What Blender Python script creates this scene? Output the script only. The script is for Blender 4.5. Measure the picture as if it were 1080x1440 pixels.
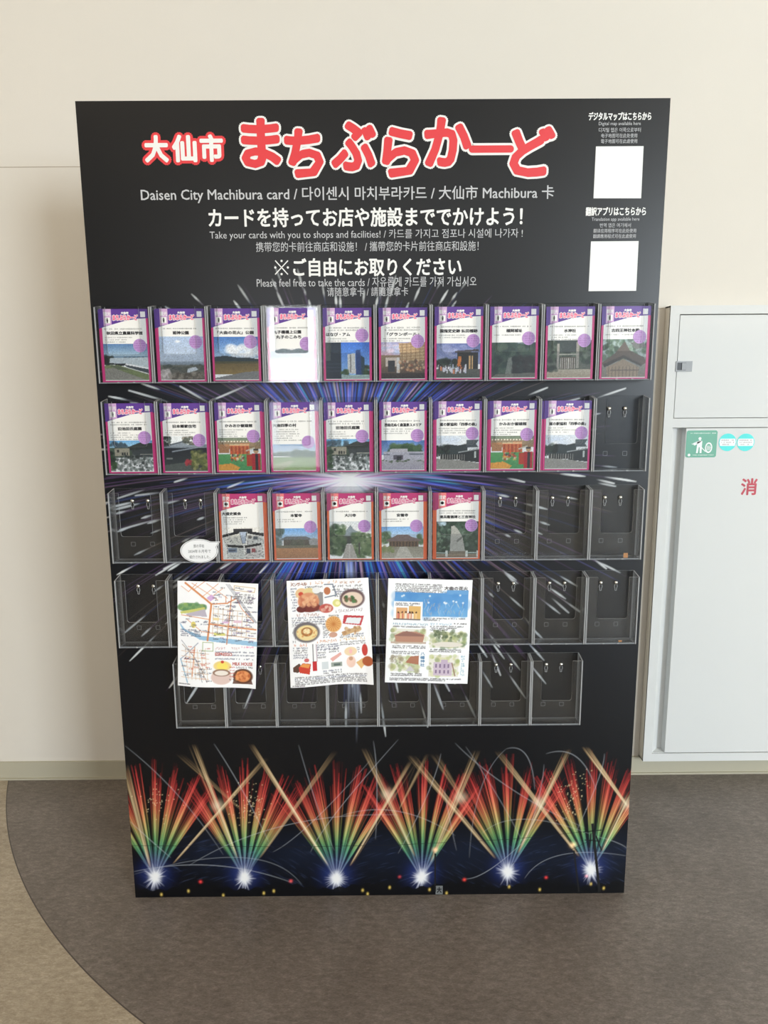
import bpy, bmesh, math, random
import numpy as np
from mathutils import Matrix, Vector

for o in list(bpy.data.objects):
    bpy.data.objects.remove(o)
C = bpy.context.scene.collection
SC = bpy.context.scene

# ------------------------------------------------------------------ camera
F_PX, CX, CY, CZ = 993.6975, 0.0099, -1.5465, 1.2287
PIT, YAW, ROL = 0.1745, 0.0039, -0.0067
fwd = np.array([math.sin(YAW)*math.cos(PIT), math.cos(YAW)*math.cos(PIT), -math.sin(PIT)])
r0 = np.array([math.cos(YAW), -math.sin(YAW), 0.0])
u0 = np.cross(r0, fwd)
right = math.cos(ROL)*r0 + math.sin(ROL)*u0
up = -math.sin(ROL)*r0 + math.cos(ROL)*u0
cd = bpy.data.cameras.new('camera')
cam = bpy.data.objects.new('camera', cd)
C.objects.link(cam)
cd.sensor_fit = 'VERTICAL'
cd.sensor_height = 36.0
cd.lens = F_PX/1440*36.0
cd.clip_start = 0.02
M = Matrix.Identity(4)
for i in range(3):
    M[i][0], M[i][1], M[i][2] = right[i], up[i], -fwd[i]
M[0][3], M[1][3], M[2][3] = CX, CY, CZ
cam.matrix_world = M
SC.camera = cam

# ------------------------------------------------------------------ world, lamps, exposure
w = bpy.data.worlds.new('World')
SC.world = w
w.use_nodes = True
w.node_tree.nodes['Background'].inputs[0].default_value = (1.0, 0.93, 0.84, 1)
w.node_tree.nodes['Background'].inputs[1].default_value = 0.3


def area_light(name, loc, rot, sx, sy, power, color, spread=180):
    l = bpy.data.lights.new(name, 'AREA')
    l.shape = 'RECTANGLE'
    l.size, l.size_y = sx, sy
    l.energy = power
    l.color = color
    l.spread = math.radians(spread)
    o = bpy.data.objects.new(name, l)
    o.location = loc
    o.rotation_euler = rot
    C.objects.link(o)
    return o


PI = math.pi
# daylight through the glazing of the entrance wall behind the camera, plus an added fill above (faces +y)
area_light('daylight_wide_window', (5.25, -7.9, 1.95), (PI/2, 0, 0), 2.9, 2.6, 660, (0.82, 0.92, 1.0))
area_light('daylight_door_upper_pane', (-1.11, -7.9, 1.775), (PI/2, 0, 0), 0.67, 0.95, 42, (0.95, 0.98, 1.0))
area_light('daylight_door_lower_pane', (-1.11, -7.9, 0.62), (PI/2, 0, 0), 0.67, 0.85, 13, (0.95, 0.98, 1.0))
area_light('added_high_fill', (0.2, -7.9, 2.95), (PI/2, 0, 0), 5.0, 0.5, 24, (0.94, 0.97, 1.0))  # wide frontal fill added to brighten board and sheets, no known window
# warm ceiling lamps of the hall
area_light('ceiling_lamp_glow', (-1.3, -1.5, 3.16), (0, 0, 0), 1.2, 0.3, 20, (1.0, 0.79, 0.56))
area_light('ceiling_lamp_glow', (1.7, -2.3, 3.16), (0, 0, 0), 1.2, 0.3, 5, (1.0, 0.84, 0.66))

SC.view_settings.view_transform = 'Standard'
SC.view_settings.look = 'None'
SC.view_settings.gamma = 1.0
SC.view_settings.use_curve_mapping = False
SC.view_settings.exposure = 0.05
SC.cycles.transparent_max_bounces = 32
SC.cycles.max_bounces = 8
SC.cycles.sample_clamp_indirect = 4.0
SC.cycles.use_denoising = True
SC.cycles.denoising_prefilter = 'ACCURATE'
SC.cycles.caustics_reflective = False
SC.cycles.caustics_refractive = False


# ------------------------------------------------------------------ helpers
def px(u, v, y=0.0):
    """Point of the plane Y = y that the photograph shows at pixel (u, v) -> (x, z)."""
    d = fwd + (u-540)/F_PX*right - (v-720)/F_PX*up
    t = (y-CY)/d[1]
    return CX+d[0]*t, CZ+d[2]*t


def lin(c):
    c = np.asarray(c, dtype=float)
    return np.where(c <= 0.04045, c/12.92, ((c+0.055)/1.055)**2.4)


def rgb(r, g, b):
    return tuple(float(x) for x in lin((r/255, g/255, b/255))) + (1.0,)


_mats = {}


def mat(name, col, rough=0.6, metal=0.0, spec=0.5, bump=None):
    if name in _mats:
        return _mats[name]
    m = bpy.data.materials.new(name)
    m.use_nodes = True
    b = m.node_tree.nodes['Principled BSDF']
    b.inputs['Base Color'].default_value = rgb(*col)
    b.inputs['Roughness'].default_value = rough
    b.inputs['Metallic'].default_value = metal
    b.inputs['Specular IOR Level'].default_value = spec
    if bump:
        nt = m.node_tree
        tc = nt.nodes.new('ShaderNodeTexCoord')
        n = nt.nodes.new('ShaderNodeTexNoise')
        n.inputs['Scale'].default_value = bump[0]
        n.inputs['Detail'].default_value = 4
        bp = nt.nodes.new('ShaderNodeBump')
        bp.inputs['Strength'].default_value = bump[1]
        bp.inputs['Distance'].default_value = 0.002
        nt.links.new(tc.outputs['Object'], n.inputs['Vector'])
        nt.links.new(n.outputs['Fac'], bp.inputs['Height'])
        nt.links.new(bp.outputs['Normal'], b.inputs['Normal'])
    _mats[name] = m
    return m


def print_mat(name, rough, spec=0.4):
    """Printed ink: colours come from the mesh's own colour attribute."""
    m = mat(name, (255, 255, 255), rough, 0, spec)
    nt = m.node_tree
    a = nt.nodes.new('ShaderNodeVertexColor')
    a.layer_name = 'ink'
    nt.links.new(a.outputs['Color'], nt.nodes['Principled BSDF'].inputs['Base Color'])
    return m


def link(name, me, m, parent=None):
    o = bpy.data.objects.new(name, me)
    C.objects.link(o)
    if m is not None:
        for x in (m if isinstance(m, (list, tuple)) else [m]):
            me.materials.append(x)
    if parent is not None:
        o.parent = parent
    return o


def pydata(name, v, f, m, parent=None, smooth=False):
    me = bpy.data.meshes.new(name)
    me.from_pydata([tuple(map(float, a)) for a in v], [], f)
    me.update()
    if smooth:
        for p in me.polygons:
            p.use_smooth = True
    return link(name, me, m, parent)


class MB:
    """Collects boxes, prisms, plates and lathes into ONE mesh."""

    def __init__(self):
        self.v, self.f, self.mi = [], [], []

    def box(self, x0, x1, y0, y1, z0, z1, mi=0, edge=None):
        """edge: material index for faces other than the +-axis 'edge[1]' ones."""
        n = len(self.v)
        self.v += [(x0, y0, z0), (x1, y0, z0), (x1, y1, z0), (x0, y1, z0), (x0, y0, z1), (x1, y0, z1), (x1, y1, z1), (x0, y1, z1)]
        fs = [((0, 3, 2, 1), 'z'), ((4, 5, 6, 7), 'z'), ((0, 1, 5, 4), 'y'), ((2, 3, 7, 6), 'y'), ((1, 2, 6, 5), 'x'), ((3, 0, 4, 7), 'x')]
        for q, ax in fs:
            self.f.append(tuple(n+i for i in q))
            self.mi.append(mi if edge is None or ax == edge[1] else edge[0])
        return self

    def prism(self, pts, y0, y1, mi=0, emi=None):
        """polygon of (x, z), counter-clockwise seen from -y, extruded from y0 (front) to y1."""
        n, k = len(self.v), len(pts)
        self.v += [(x, y0, z) for x, z in pts] + [(x, y1, z) for x, z in pts]
        self.f.append(tuple(n+i for i in range(k)))
        self.mi.append(mi)
        self.f.append(tuple(n+k+i for i in reversed(range(k))))
        self.mi.append(mi)
        for i in range(k):
            j = (i+1) % k
            self.f.append((n+i, n+k+i, n+k+j, n+j))
            self.mi.append(mi if emi is None else emi)
        return self

    def plate(self, pts, y, mi=0):
        n = len(self.v)
        self.v += [(x, y, z) for x, z in pts]
        self.f.append(tuple(range(n, n+len(pts))))
        self.mi.append(mi)
        return self

    def disc(self, cx, cz, r, y, mi=0, k=32, rz=None):
        return self.plate([(cx+r*math.cos(2*PI*i/k), cz+(rz or r)*math.sin(2*PI*i/k)) for i in range(k)], y, mi)

    def dome(self, cx, cz, y, r, h, mi=0, k=14, rings=5):
        n = len(self.v)
        for j in range(rings):
            a = j/rings*PI/2
            for i in range(k):
                t = 2*PI*i/k
                self.v.append((cx+r*math.cos(a)*math.cos(t), y-h*math.sin(a), cz+r*math.cos(a)*math.sin(t)))
        self.v.append((cx, y-h, cz))
        for j in range(rings-1):
            for i in range(k):
                a, b = n+j*k+i, n+j*k+(i+1) % k
                self.f.append((a, b, b+k, a+k))
                self.mi.append(mi)
        top = n+rings*k
        for i in range(k):
            self.f.append((n+(rings-1)*k+i, n+(rings-1)*k+(i+1) % k, top))
            self.mi.append(mi)
        return self

    def polyline(self, pts, wd, y, mi=0, closed=False):
        ps = list(pts)
        if closed:
            ps.append(ps[0])
        for (xa, za), (xb, zb) in zip(ps, ps[1:]):
            L = math.hypot(xb-xa, zb-za) or 1e-9
            nx, nz = -(zb-za)/L*wd/2, (xb-xa)/L*wd/2
            self.plate([(xa-nx, za-nz), (xb-nx, zb-nz), (xb+nx, zb+nz), (xa+nx, za+nz)], y, mi)
        return self

    def build(self, name, m, parent=None, smooth=False):
        o = pydata(name, self.v, self.f, m, parent, smooth)
        o.data.polygons.foreach_set('material_index', self.mi)
        return o


def tag(o, label=None, cat=None, group=None, kind=None):
    for k, val in (('label', label), ('category', cat), ('group', group), ('kind', kind)):
        if val:
            o[k] = val
    return o


def empty(name, loc, label=None, cat=None, group=None):
    o = bpy.data.objects.new(name, None)
    o.empty_display_size = 0.02
    o.location = loc
    C.objects.link(o)
    return tag(o, label, cat, group)


# ---- lettering: glyph outlines of Blender's own font as flat ink
_glyphs = {}


def glyph(s):
    if s not in _glyphs:
        c = bpy.data.curves.new('lettering', 'FONT')
        c.body = s
        c.size = 1.0
        c.resolution_u = 2
        o = bpy.data.objects.new('lettering', c)
        me = o.to_mesh()
        v = np.zeros(len(me.vertices)*3)
        me.vertices.foreach_get('co', v)
        v = v.reshape(-1, 3)[:, :2]
        fs = [tuple(p.vertices) for p in me.polygons]
        o.to_mesh_clear()
        bpy.data.objects.remove(o)
        bpy.data.curves.remove(c)
        _glyphs[s] = (v, fs)
    return _glyphs[s]


class Ink:
    """Several lines of flat lettering, as one mesh lying in the plane y."""

    def __init__(self):
        self.v, self.f, self.n = [], [], 0

    def text(self, s, x0, x1, z0, z1, y, bold=0.0, copies=8, fit='box'):
        v, fs = glyph(s)
        lo, hi = v.min(0), v.max(0)
        x0, x1, z0, z1 = x0+bold, x1-bold, z0+bold, z1-bold
        sx = (x1-x0)/(hi[0]-lo[0])
        sz = (z1-z0)/(hi[1]-lo[1]) if hi[1]-lo[1] > 1e-6 else sx
        base = np.zeros((len(v), 3))
        base[:, 0] = x0+(v[:, 0]-lo[0])*sx
        base[:, 2] = z0+(v[:, 1]-lo[1])*sz
        base[:, 1] = y
        offs = [(0, 0)] if bold <= 0 else [(bold*math.cos(2*PI*i/copies), bold*math.sin(2*PI*i/copies)) for i in range(copies)]
        for k, (dx, dz) in enumerate(offs):
            b = base.copy()
            b[:, 0] += dx
            b[:, 2] += dz
            b[:, 1] -= 2e-6*k
            self.v.append(b)
            self.f += [tuple(self.n+i for i in q) for q in fs]
            self.n += len(b)
        return self

    def poly(self, pts, y):
        self.v.append(np.array([(x, y, z) for x, z in pts]))
        self.f.append(tuple(range(self.n, self.n+len(pts))))
        self.n += len(pts)
        return self

    def dashes(self, x0, x1, zc, h, y, rnd, fill=0.8):
        """a line of print too small to read: short strokes with gaps."""
        x = x0
        while x < x1:
            wd = h*rnd.uniform(0.35, 0.95)
            if rnd.random() < fill:
                a = h*rnd.uniform(0.25, 0.5)
                self.poly([(x, zc-a), (min(x+wd, x1), zc-a), (min(x+wd, x1), zc-a*0.35), (x, zc-a*0.35)], y)
                self.poly([(x+wd*.2, zc+a*.2), (min(x+wd*.8, x1), zc+a*.2), (min(x+wd*.8, x1), zc+a), (x+wd*.2, zc+a)], y)
            x += wd+h*0.22
        return self

    def build(self, name, m, parent=None):
        return pydata(name, np.concatenate(self.v), self.f, m, parent)


# ---- painted prints: a raster of ink colours carried by a fine mesh
class Canvas:
    def __init__(self, wd, hg, bg=(255, 255, 255)):
        self.w, self.h = wd, hg
        self.a = np.ones((hg, wd, 3))*np.array(bg)/255.0
        yy, xx = np.mgrid[0:hg, 0:wd]
        self.X = (xx+0.5)/wd
        self.Y = (yy+0.5)/hg
        self.asp = hg/wd

    def _win(self, x0, x1, y0, y1):
        i0, i1 = max(0, int(y0*self.h)-1), min(self.h, int(y1*self.h)+2)
        j0, j1 = max(0, int(x0*self.w)-1), min(self.w, int(x1*self.w)+2)
        return slice(i0, i1), slice(j0, j1)

    def _mix(self, s, m, col, al):
        m = np.clip(m, 0, 1)[..., None]*al
        self.a[s] = self.a[s]*(1-m)+np.array(col)/255.0*m

    def grad(self, y0, y1, c0, c1, x0=0, x1=1):
        s = self._win(x0, x1, y0, y1)
        X, Y = self.X[s], self.Y[s]
        m = ((Y >= y0) & (Y <= y1) & (X >= x0) & (X <= x1)).astype(float)[..., None]
        t = np.clip((Y-y0)/max(y1-y0, 1e-6), 0, 1)[..., None]
        self.a[s] = self.a[s]*(1-m)+(np.array(c0)/255*(1-t)+np.array(c1)/255*t)*m

    def poly(self, pts, col, al=1.0):
        xs, ys = [p[0] for p in pts], [p[1] for p in pts]
        s = self._win(min(xs), max(xs), min(ys), max(ys))
        X, Y = self.X[s], self.Y[s]
        ins = np.zeros(X.shape, bool)
        for (xa, ya), (xb, yb) in zip(pts, pts[1:]+pts[:1]):
            if ya == yb:
                continue
            c = ((ya > Y) != (yb > Y)) & (X < (xb-xa)*(Y-ya)/(yb-ya)+xa)
            ins ^= c
        self._mix(s, ins.astype(float), col, al)

    def rect(self, x0, y0, x1, y1, col, al=1.0):
        self.poly([(x0, y0), (x1, y0), (x1, y1), (x0, y1)], col, al)

    def ell(self, cx, cy, rx, ry, col, al=1.0, soft=0.15):
        s = self._win(cx-rx*1.2, cx+rx*1.2, cy-ry*1.2, cy+ry*1.2)
        d = np.sqrt(((self.X[s]-cx)/rx)**2+((self.Y[s]-cy)/ry)**2)
        self._mix(s, (1-d)/soft+0.5, col, al)

    def line(self, x0, y0, x1, y1, wd, col, al=1.0):
        s = self._win(min(x0, x1)-wd, max(x0, x1)+wd, min(y0, y1)-wd, max(y0, y1)+wd)
        k = self.asp
        X, Y = self.X[s], self.Y[s]*k
        ax, ay, bx, by = x0, y0*k, x1, y1*k
        L = (bx-ax)**2+(by-ay)**2 or 1e-9
        t = np.clip(((X-ax)*(bx-ax)+(Y-ay)*(by-ay))/L, 0, 1)
        d = np.hypot(X-ax-t*(bx-ax), Y-ay-t*(by-ay))
        self._mix(s, (wd/2-d)*self.w+0.5, col, al)

    def path(self, pts, wd, col, al=1.0):
        for a, b in zip(pts, pts[1:]):
            self.line(a[0], a[1], b[0], b[1], wd, col, al)

    def blobs(self, x0, y0, x1, y1, n, size, cols, rnd, al=0.85, flat=1.0):
        for _ in range(n):
            r = size*rnd.uniform(0.4, 1.2)
            self.ell(rnd.uniform(x0, x1), rnd.uniform(y0, y1), r, r/self.asp*flat, rnd.choice(cols), al*rnd.uniform(.6, 1), 0.5)

    def scrawl(self, x0, y0, x1, hgt, col, rnd, al=0.9, fill=0.85):
        """a line of handwriting too small to read"""
        x = x0
        while x < x1-hgt*0.3:
            wd = hgt*self.asp*rnd.uniform(0.35, 0.9)
            if rnd.random() < fill:
                for _ in range(3):
                    xa, ya = x+wd*rnd.random(), y0+hgt*(rnd.random()-.5)
                    xb, yb = x+wd*rnd.random(), y0+hgt*(rnd.random()-.5)
                    self.line(xa, ya, xb, yb, 0.0042, col, al*.8)
            x += wd*1.15

    def colors(self, grain=0.0):
        if grain:
            rg_ = np.random.default_rng(self.w*31+self.h)
            self.a = self.a*(1+grain*rg_.standard_normal((self.h, self.w, 1)))+0.4*grain*rg_.standard_normal((self.h, self.w, 1))*0.3
        out = np.ones((self.h, self.w, 4), dtype=np.float32)
        out[..., :3] = lin(np.clip(self.a, 0, 1))
        return out


def raster_mesh(name, X, Y, Z, cols, m, parent=None):
    """grid of vertices (rows top to bottom) with one ink colour each"""
    h, wd = X.shape
    me = bpy.data.meshes.new(name)
    nv, nf = h*wd, (h-1)*(wd-1)
    me.vertices.add(nv)
    me.vertices.foreach_set('co', np.stack([X, Y, Z], -1).astype(np.float32).ravel())
    i = np.arange(nv).reshape(h, wd)
    q = np.stack([i[1:, :-1], i[1:, 1:], i[:-1, 1:], i[:-1, :-1]], -1).reshape(-1, 4)
    me.loops.add(nf*4)
    me.loops.foreach_set('vertex_index', q.ravel().astype(np.int32))
    me.polygons.add(nf)
    me.polygons.foreach_set('loop_start', np.arange(0, nf*4, 4, dtype=np.int32))
    me.update(calc_edges=True)
    ca = me.color_attributes.new('ink', 'FLOAT_COLOR', 'POINT')
    ca.data.foreach_set('color', cols.reshape(-1).astype(np.float32))
    return link(name, me, m, parent)


def flat_raster(name, x0, x1, z0, z1, y, cv, m, parent=None):
    X, Z = np.meshgrid(np.linspace(x0, x1, cv.w), np.linspace(z1, z0, cv.h))
    return raster_mesh(name, X, np.full_like(X, y), Z, cv.colors(0.07), m, parent)


# ------------------------------------------------------------------ room
WALL_Y = 0.545


def wall_mat():
    m = mat('wall_paint', (226, 221, 211), 0.75, 0, 0.25, bump=(260, 0.06))
    nt = m.node_tree
    tc = nt.nodes.new('ShaderNodeTexCoord')
    n = nt.nodes.new('ShaderNodeTexNoise')
    n.inputs['Scale'].default_value = 2.5
    n.inputs['Detail'].default_value = 2
    r = nt.nodes.new('ShaderNodeValToRGB')
    r.color_ramp.elements[0].color = rgb(225, 219, 208)
    r.color_ramp.elements[1].color = rgb(229, 223, 213)
    nt.links.new(tc.outputs['Object'], n.inputs['Vector'])
    nt.links.new(n.outputs['Fac'], r.inputs['Fac'])
    nt.links.new(r.outputs['Color'], nt.nodes['Principled BSDF'].inputs['Base Color'])
    return m


def floor_mat():
    m = bpy.data.materials.new('sheet_flooring')
    m.use_nodes = True
    nt = m.node_tree
    L = nt.links.new
    b = nt.nodes['Principled BSDF']
    b.inputs['Roughness'].default_value = 0.42
    b.inputs['Specular IOR Level'].default_value = 0.5
    tc = nt.nodes.new('ShaderNodeTexCoord')

    def noise(scale, detail, rough, dist=0.0, vec=None):
        n = nt.nodes.new('ShaderNodeTexNoise')
        n.inputs['Scale'].default_value = scale
        n.inputs['Detail'].default_value = detail
        n.inputs['Roughness'].default_value = rough
        n.inputs['Distortion'].default_value = dist
        L(vec or tc.outputs['Object'], n.inputs['Vector'])
        return n.outputs['Fac']
    mp = nt.nodes.new('ShaderNodeMapping')
    mp.inputs['Rotation'].default_value = (0, 0, 0.5)
    mp.inputs['Scale'].default_value = (1.0, 2.4, 1)
    L(tc.outputs['Object'], mp.inputs['Vector'])
    big = noise(5, 3, 0.5)
    mid = noise(44, 6, 0.72, 0.4, mp.outputs['Vector'])
    fine = noise(170, 4, 0.75, 0.3, mp.outputs['Vector'])

    def madd(a, b_, k):
        n = nt.nodes.new('ShaderNodeMath')
        n.operation = 'MULTIPLY_ADD'
        L(a, n.inputs[0])
        n.inputs[1].default_value = k
        if isinstance(b_, float):
            n.inputs[2].default_value = b_
        else:
            L(b_, n.inputs[2])
        return n.outputs[0]
    f = madd(big, -0.65, 0.45)
    f = madd(mid, f, 1.0)
    f = madd(fine, f, 0.85)

    def ramp(*cs):
        r = nt.nodes.new('ShaderNodeValToRGB')
        e = r.color_ramp.elements
        e[0].position, e[0].color = cs[0][0], rgb(*cs[0][1])
        e[1].position, e[1].color = cs[-1][0], rgb(*cs[-1][1])
        for p, c in cs[1:-1]:
            k = e.new(p)
            k.color = rgb(*c)
        L(f, r.inputs['Fac'])
        return r.outputs['Color']
    brown = ramp((0.15, (80, 72, 66)), (0.5, (114, 105, 98)), (0.85, (150, 140, 133)))
    beige = ramp((0.15, (130, 117, 98)), (0.5, (166, 153, 133)), (0.85, (200, 188, 170)))
    sx = nt.nodes.new('ShaderNodeSeparateXYZ')
    L(tc.outputs['Object'], sx.inputs[0])

    def mth(op, a, b_):
        n = nt.nodes.new('ShaderNodeMath')
        n.operation = op
        for k, q in enumerate((a, b_)):
            if isinstance(q, float):
                n.inputs[k].default_value = q
            else:
                L(q, n.inputs[k])
        return n.outputs[0]
    dx = mth('SUBTRACT', sx.outputs[0], 0.676)
    dy = mth('SUBTRACT', sx.outputs[1], 1.3206)
    d = mth('SQRT', mth('ADD', mth('MULTIPLY', dx, dx), mth('MULTIPLY', dy, dy)), 0.0)
    inside = mth('LESS_THAN', d, 2.0222)
    seam = mth('LESS_THAN', mth('ABSOLUTE', mth('SUBTRACT', d, 2.0222), 0.0), 0.0014)
    mx = nt.nodes.new('ShaderNodeMix')
    mx.data_type = 'RGBA'
    L(inside, mx.inputs[0])
    L(beige, mx.inputs[6])
    L(brown, mx.inputs[7])
    mx2 = nt.nodes.new('ShaderNodeMix')
    mx2.data_type = 'RGBA'
    L(seam, mx2.inputs[0])
    L(mx.outputs[2], mx2.inputs[6])
    mx2.inputs[7].default_value = rgb(74, 66, 60)
    L(mx2.outputs[2], b.inputs['Base Color'])
    bp = nt.nodes.new('ShaderNodeBump')
    bp.inputs['Strength'].default_value = 0.25
    bp.inputs['Distance'].default_value = 0.002
    L(fine, bp.inputs['Height'])
    L(bp.outputs['Normal'], b.inputs['Normal'])
    return m


def struct(name, mb, m):
    return tag(mb.build(name, m), kind='structure')


WM = wall_mat()
struct('floor', MB().box(-5, 8, -8.0, 0.645, -0.1, 0), floor_mat())
struct('wall_back', MB().box(-5, 8, WALL_Y, WALL_Y+0.1, 0, 3.2), WM)
struct('wall_left', MB().box(-5.1, -5, -8.0, 0.645, 0, 3.2), WM)
struct('wall_right', MB().box(8, 8.1, -8.0, 0.645, 0, 3.2), WM)
struct('wall_front', MB().box(-5, 8, -8.1, -8.0, 0, 3.2), mat('entrance_wall_grey', (112, 112, 112), 0.8, 0, 0.2))
struct('ceiling', MB().box(-5.1, 8.1, -8.1, 0.645, 3.2, 3.3), mat('ceiling_white', (236, 232, 224), 0.9, 0, 0.2))
BBM = mat('baseboard_vinyl', (186, 180, 160), 0.5, 0, 0.35)
bb = MB().box(-5, 8, WALL_Y-0.006, WALL_Y, 0, 0.060)
bb.box(-5, 8, WALL_Y-0.011, WALL_Y-0.006, 0, 0.006)
struct('baseboard_back', bb, BBM)
SEAM = mat('wall_joint', (176, 162, 142), 0.9)
struct('trim_1', MB().box(-1.4, -0.62, WALL_Y-0.0006, WALL_Y, 1.8335, 1.8350), SEAM)
struct('trim_2', MB().box(0.62, 0.8225, WALL_Y-0.0006, WALL_Y, 1.4453, 1.4468), SEAM)

# ------------------------------------------------------------------ display board
BW, BH, BT = 1.2, 1.8, 0.03
board = empty('display_board', (0, 0, 0), 'tall black standing board printed with fireworks, in front of the cream wall', 'display board')
BLACK = mat('board_black', (22, 22, 24), 0.5, 0, 0.4)
MB().box(-BW/2, BW/2, 0.0004, BT, 0, BH).build('panel', BLACK, board)

GW, GH = 720, 1080          # print raster over the whole front


class Glow:
    """adds light strokes to the print, in photo pixels mapped on the board plane"""

    def __init__(self):
        self.acc = np.zeros((GH, GW, 3))

    def grid(self, u, v):
        u, v = np.asarray(u, float), np.asarray(v, float)
        d0 = fwd[0]+(u-540)/F_PX*right[0]-(v-720)/F_PX*up[0]
        d1 = fwd[1]+(u-540)/F_PX*right[1]-(v-720)/F_PX*up[1]
        d2 = fwd[2]+(u-540)/F_PX*right[2]-(v-720)/F_PX*up[2]
        t = -CY/d1
        return (CX+d0*t+BW/2)/BW*(GW-1), (BH-(CZ+d2*t))/BH*(GH-1)

    def splat(self, x, y, c):
        i, j = np.floor(y).astype(int), np.floor(x).astype(int)
        fy, fx = y-i, x-j
        for di, wy in ((0, 1-fy), (1, fy)):
            for dj, wx in ((0, 1-fx), (1, fx)):
                ii, jj = i+di, j+dj
                ok = (ii >= 0) & (ii < GH) & (jj >= 0) & (jj < GW)
                np.add.at(self.acc, (ii[ok], jj[ok]), c[ok]*(wy*wx)[ok][:, None])

    def stroke(self, u, v, wid, col):
        """u, v: polyline in photo pixels; wid: half width (grid cells) per point; col: (n,3) per point"""
        x, y = self.grid(u, v)
        L = np.r_[0, np.cumsum(np.hypot(np.diff(x), np.diff(y)))]
        n = max(4, int(L[-1]/0.55))
        s = np.linspace(0, L[-1], n)
        X, Y = np.interp(s, L, x), np.interp(s, L, y)
        Wd = np.interp(s, L, np.broadcast_to(wid, L.shape))
        Co = np.stack([np.interp(s, L, np.broadcast_to(col[:, k], L.shape)) for k in range(3)], 1)
        dx, dy = np.gradient(X), np.gradient(Y)
        q = np.hypot(dx, dy)+1e-9
        nx, ny = -dy/q, dx/q
        ds = L[-1]/n
        mw = max(0.5, Wd.max())
        k = max(3, int(2*mw/0.6)+1)
        for o in np.linspace(-1, 1, k):
            pr = (1-o*o)**1.0
            dw = 2*np.maximum(Wd, 0.35)/k
            self.splat(X+nx*o*Wd, Y+ny*o*Wd, Co*(pr*ds*dw*1.15)[:, None])

    def blob(self, u, v, r, col, fall=2.0, ry=None):
        x, y = self.grid(u, v)
        yy, xx = np.mgrid[0:GH, 0:GW]
        d2 = ((xx-x)/r)**2+((yy-y)/(ry or r))**2
        self.acc += np.exp(-d2*fall)[..., None]*np.array(col)


rr = random.Random(7)
G = Glow()
# --- the great shell burst round (491, 672)
BC = (491.0, 668.0)


def col3(*cs):
    return np.array(cs, float)


for k in range(430):
    th = rr.uniform(0, 2*PI)
    R = rr.uniform(215, 400)
    if k % 3 == 0:
        R = rr.uniform(320, 410)
    lean = abs(math.cos(th))
    R *= 0.80+0.20*lean
    r_in = rr.uniform(60, 150)
    t = np.linspace(0, 1, 26)
    rad = r_in+(R-r_in)*t
    drop = 46*(rad/400)**2.2
    u = BC[0]+rad*math.cos(th)
    v = BC[1]-rad*math.sin(th)+drop
    top = np.clip((v-375)/85, 0.18, 1)           # the print fades out under the lettering
    purple = rr.random()
    base = np.array([0.20, 0.10, 0.26]) if purple < .55 else (np.array([0.06, 0.10, 0.36]) if purple < .8 else np.array([0.24, 0.17, 0.16]))
    base = base*rr.uniform(0.35, 1.25)
    c = np.zeros((26, 3))
    inten = np.clip((t-0.05)/0.3, 0, 1)*(0.55+0.45*(1-t))
    c += base*inten[:, None]
    tip = np.clip((t-rr.uniform(0.85, 0.93))/0.04, 0, 1)
    has_tip = rr.random() < 0.44
    if has_tip:
        c = c*(1-tip[:, None])+np.array([1.7, 1.8, 1.8])*rr.uniform(.6, 1.2)*tip[:, None]
    wd = 0.4+0.35*t+(0.85*tip if has_tip else 0)
    wd[-1] = 0.3
    G.stroke(u, v, wd*rr.uniform(.8, 1.15), c*top[:, None])
# dense blue heart of rays
for k in range(520):
    th = rr.uniform(0, 2*PI)
    R = rr.uniform(120, 225)*(0.9+.15*abs(math.cos(th)))
    r_in = rr.uniform(35, 110)
    t = np.linspace(0, 1, 14)
    rad = r_in+(R-r_in)*t
    u = BC[0]+rad*math.cos(th)
    v = BC[1]-rad*math.sin(th)+20*(rad/225)**2
    pick = rr.random()
    if pick < .66:
        c0 = np.array([0.025, 0.07, 0.62])
    elif pick < .82:
        c0 = np.array([0.03, 0.30, 0.50])
    elif pick < .93:
        c0 = np.array([0.30, 0.16, 0.42])
    else:
        c0 = np.array([0.40, 0.26, 0.20])
    c0 = c0*rr.uniform(.5, 1.5)
    e = np.sin(np.clip(t*1.05, 0, 1)*PI)**0.7
    G.stroke(u, v, 0.5+0.55*t, 1.25*c0*e[:, None])
for k in range(460):       # pink and white core
    th = rr.uniform(0, 2*PI)
    R = rr.uniform(60, 120)*(0.75+.45*abs(math.cos(th)))
    t = np.linspace(0, 1, 10)
    rad = R*t
    u, v = BC[0]+rad*math.cos(th), BC[1]+6-rad*math.sin(th)
    q_ = rr.random()
    c0 = np.array([0.62, 0.20, 0.48]) if q_ < .48 else (np.array([0.08, 0.42, 0.62]) if q_ < .68 else np.array([0.6, 0.62, 0.7]))
    if q_ > .68:
        u, v = BC[0]+(u-BC[0])*.7, BC[1]+(v-BC[1])*.7
    G.stroke(u, v, 0.8+0.7*t, c0*((1-t)**0.8)[:, None]*rr.uniform(.4, 1.1))
G.blob(BC[0], BC[1]+18, 26, (1.5, 1.5, 1.7), 2.0, 15)
G.blob(BC[0], BC[1], 190, (0.006, 0.012, 0.07), 2.2)
# launch trail: the pale column under the burst
for k in range(26):
    x = 489+rr.uniform(-7, 9)
    t = np.linspace(0, 1, 12)
    v = 770+rr.uniform(-20, 30)+rr.uniform(150, 250)*t
    u = x+3*np.sin(t*5+k)+8*t
    G.stroke(u, v, 1.6+0*t, np.array([.16, .18, .24])*(np.sin(t*PI)**.6)[:, None])
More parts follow.
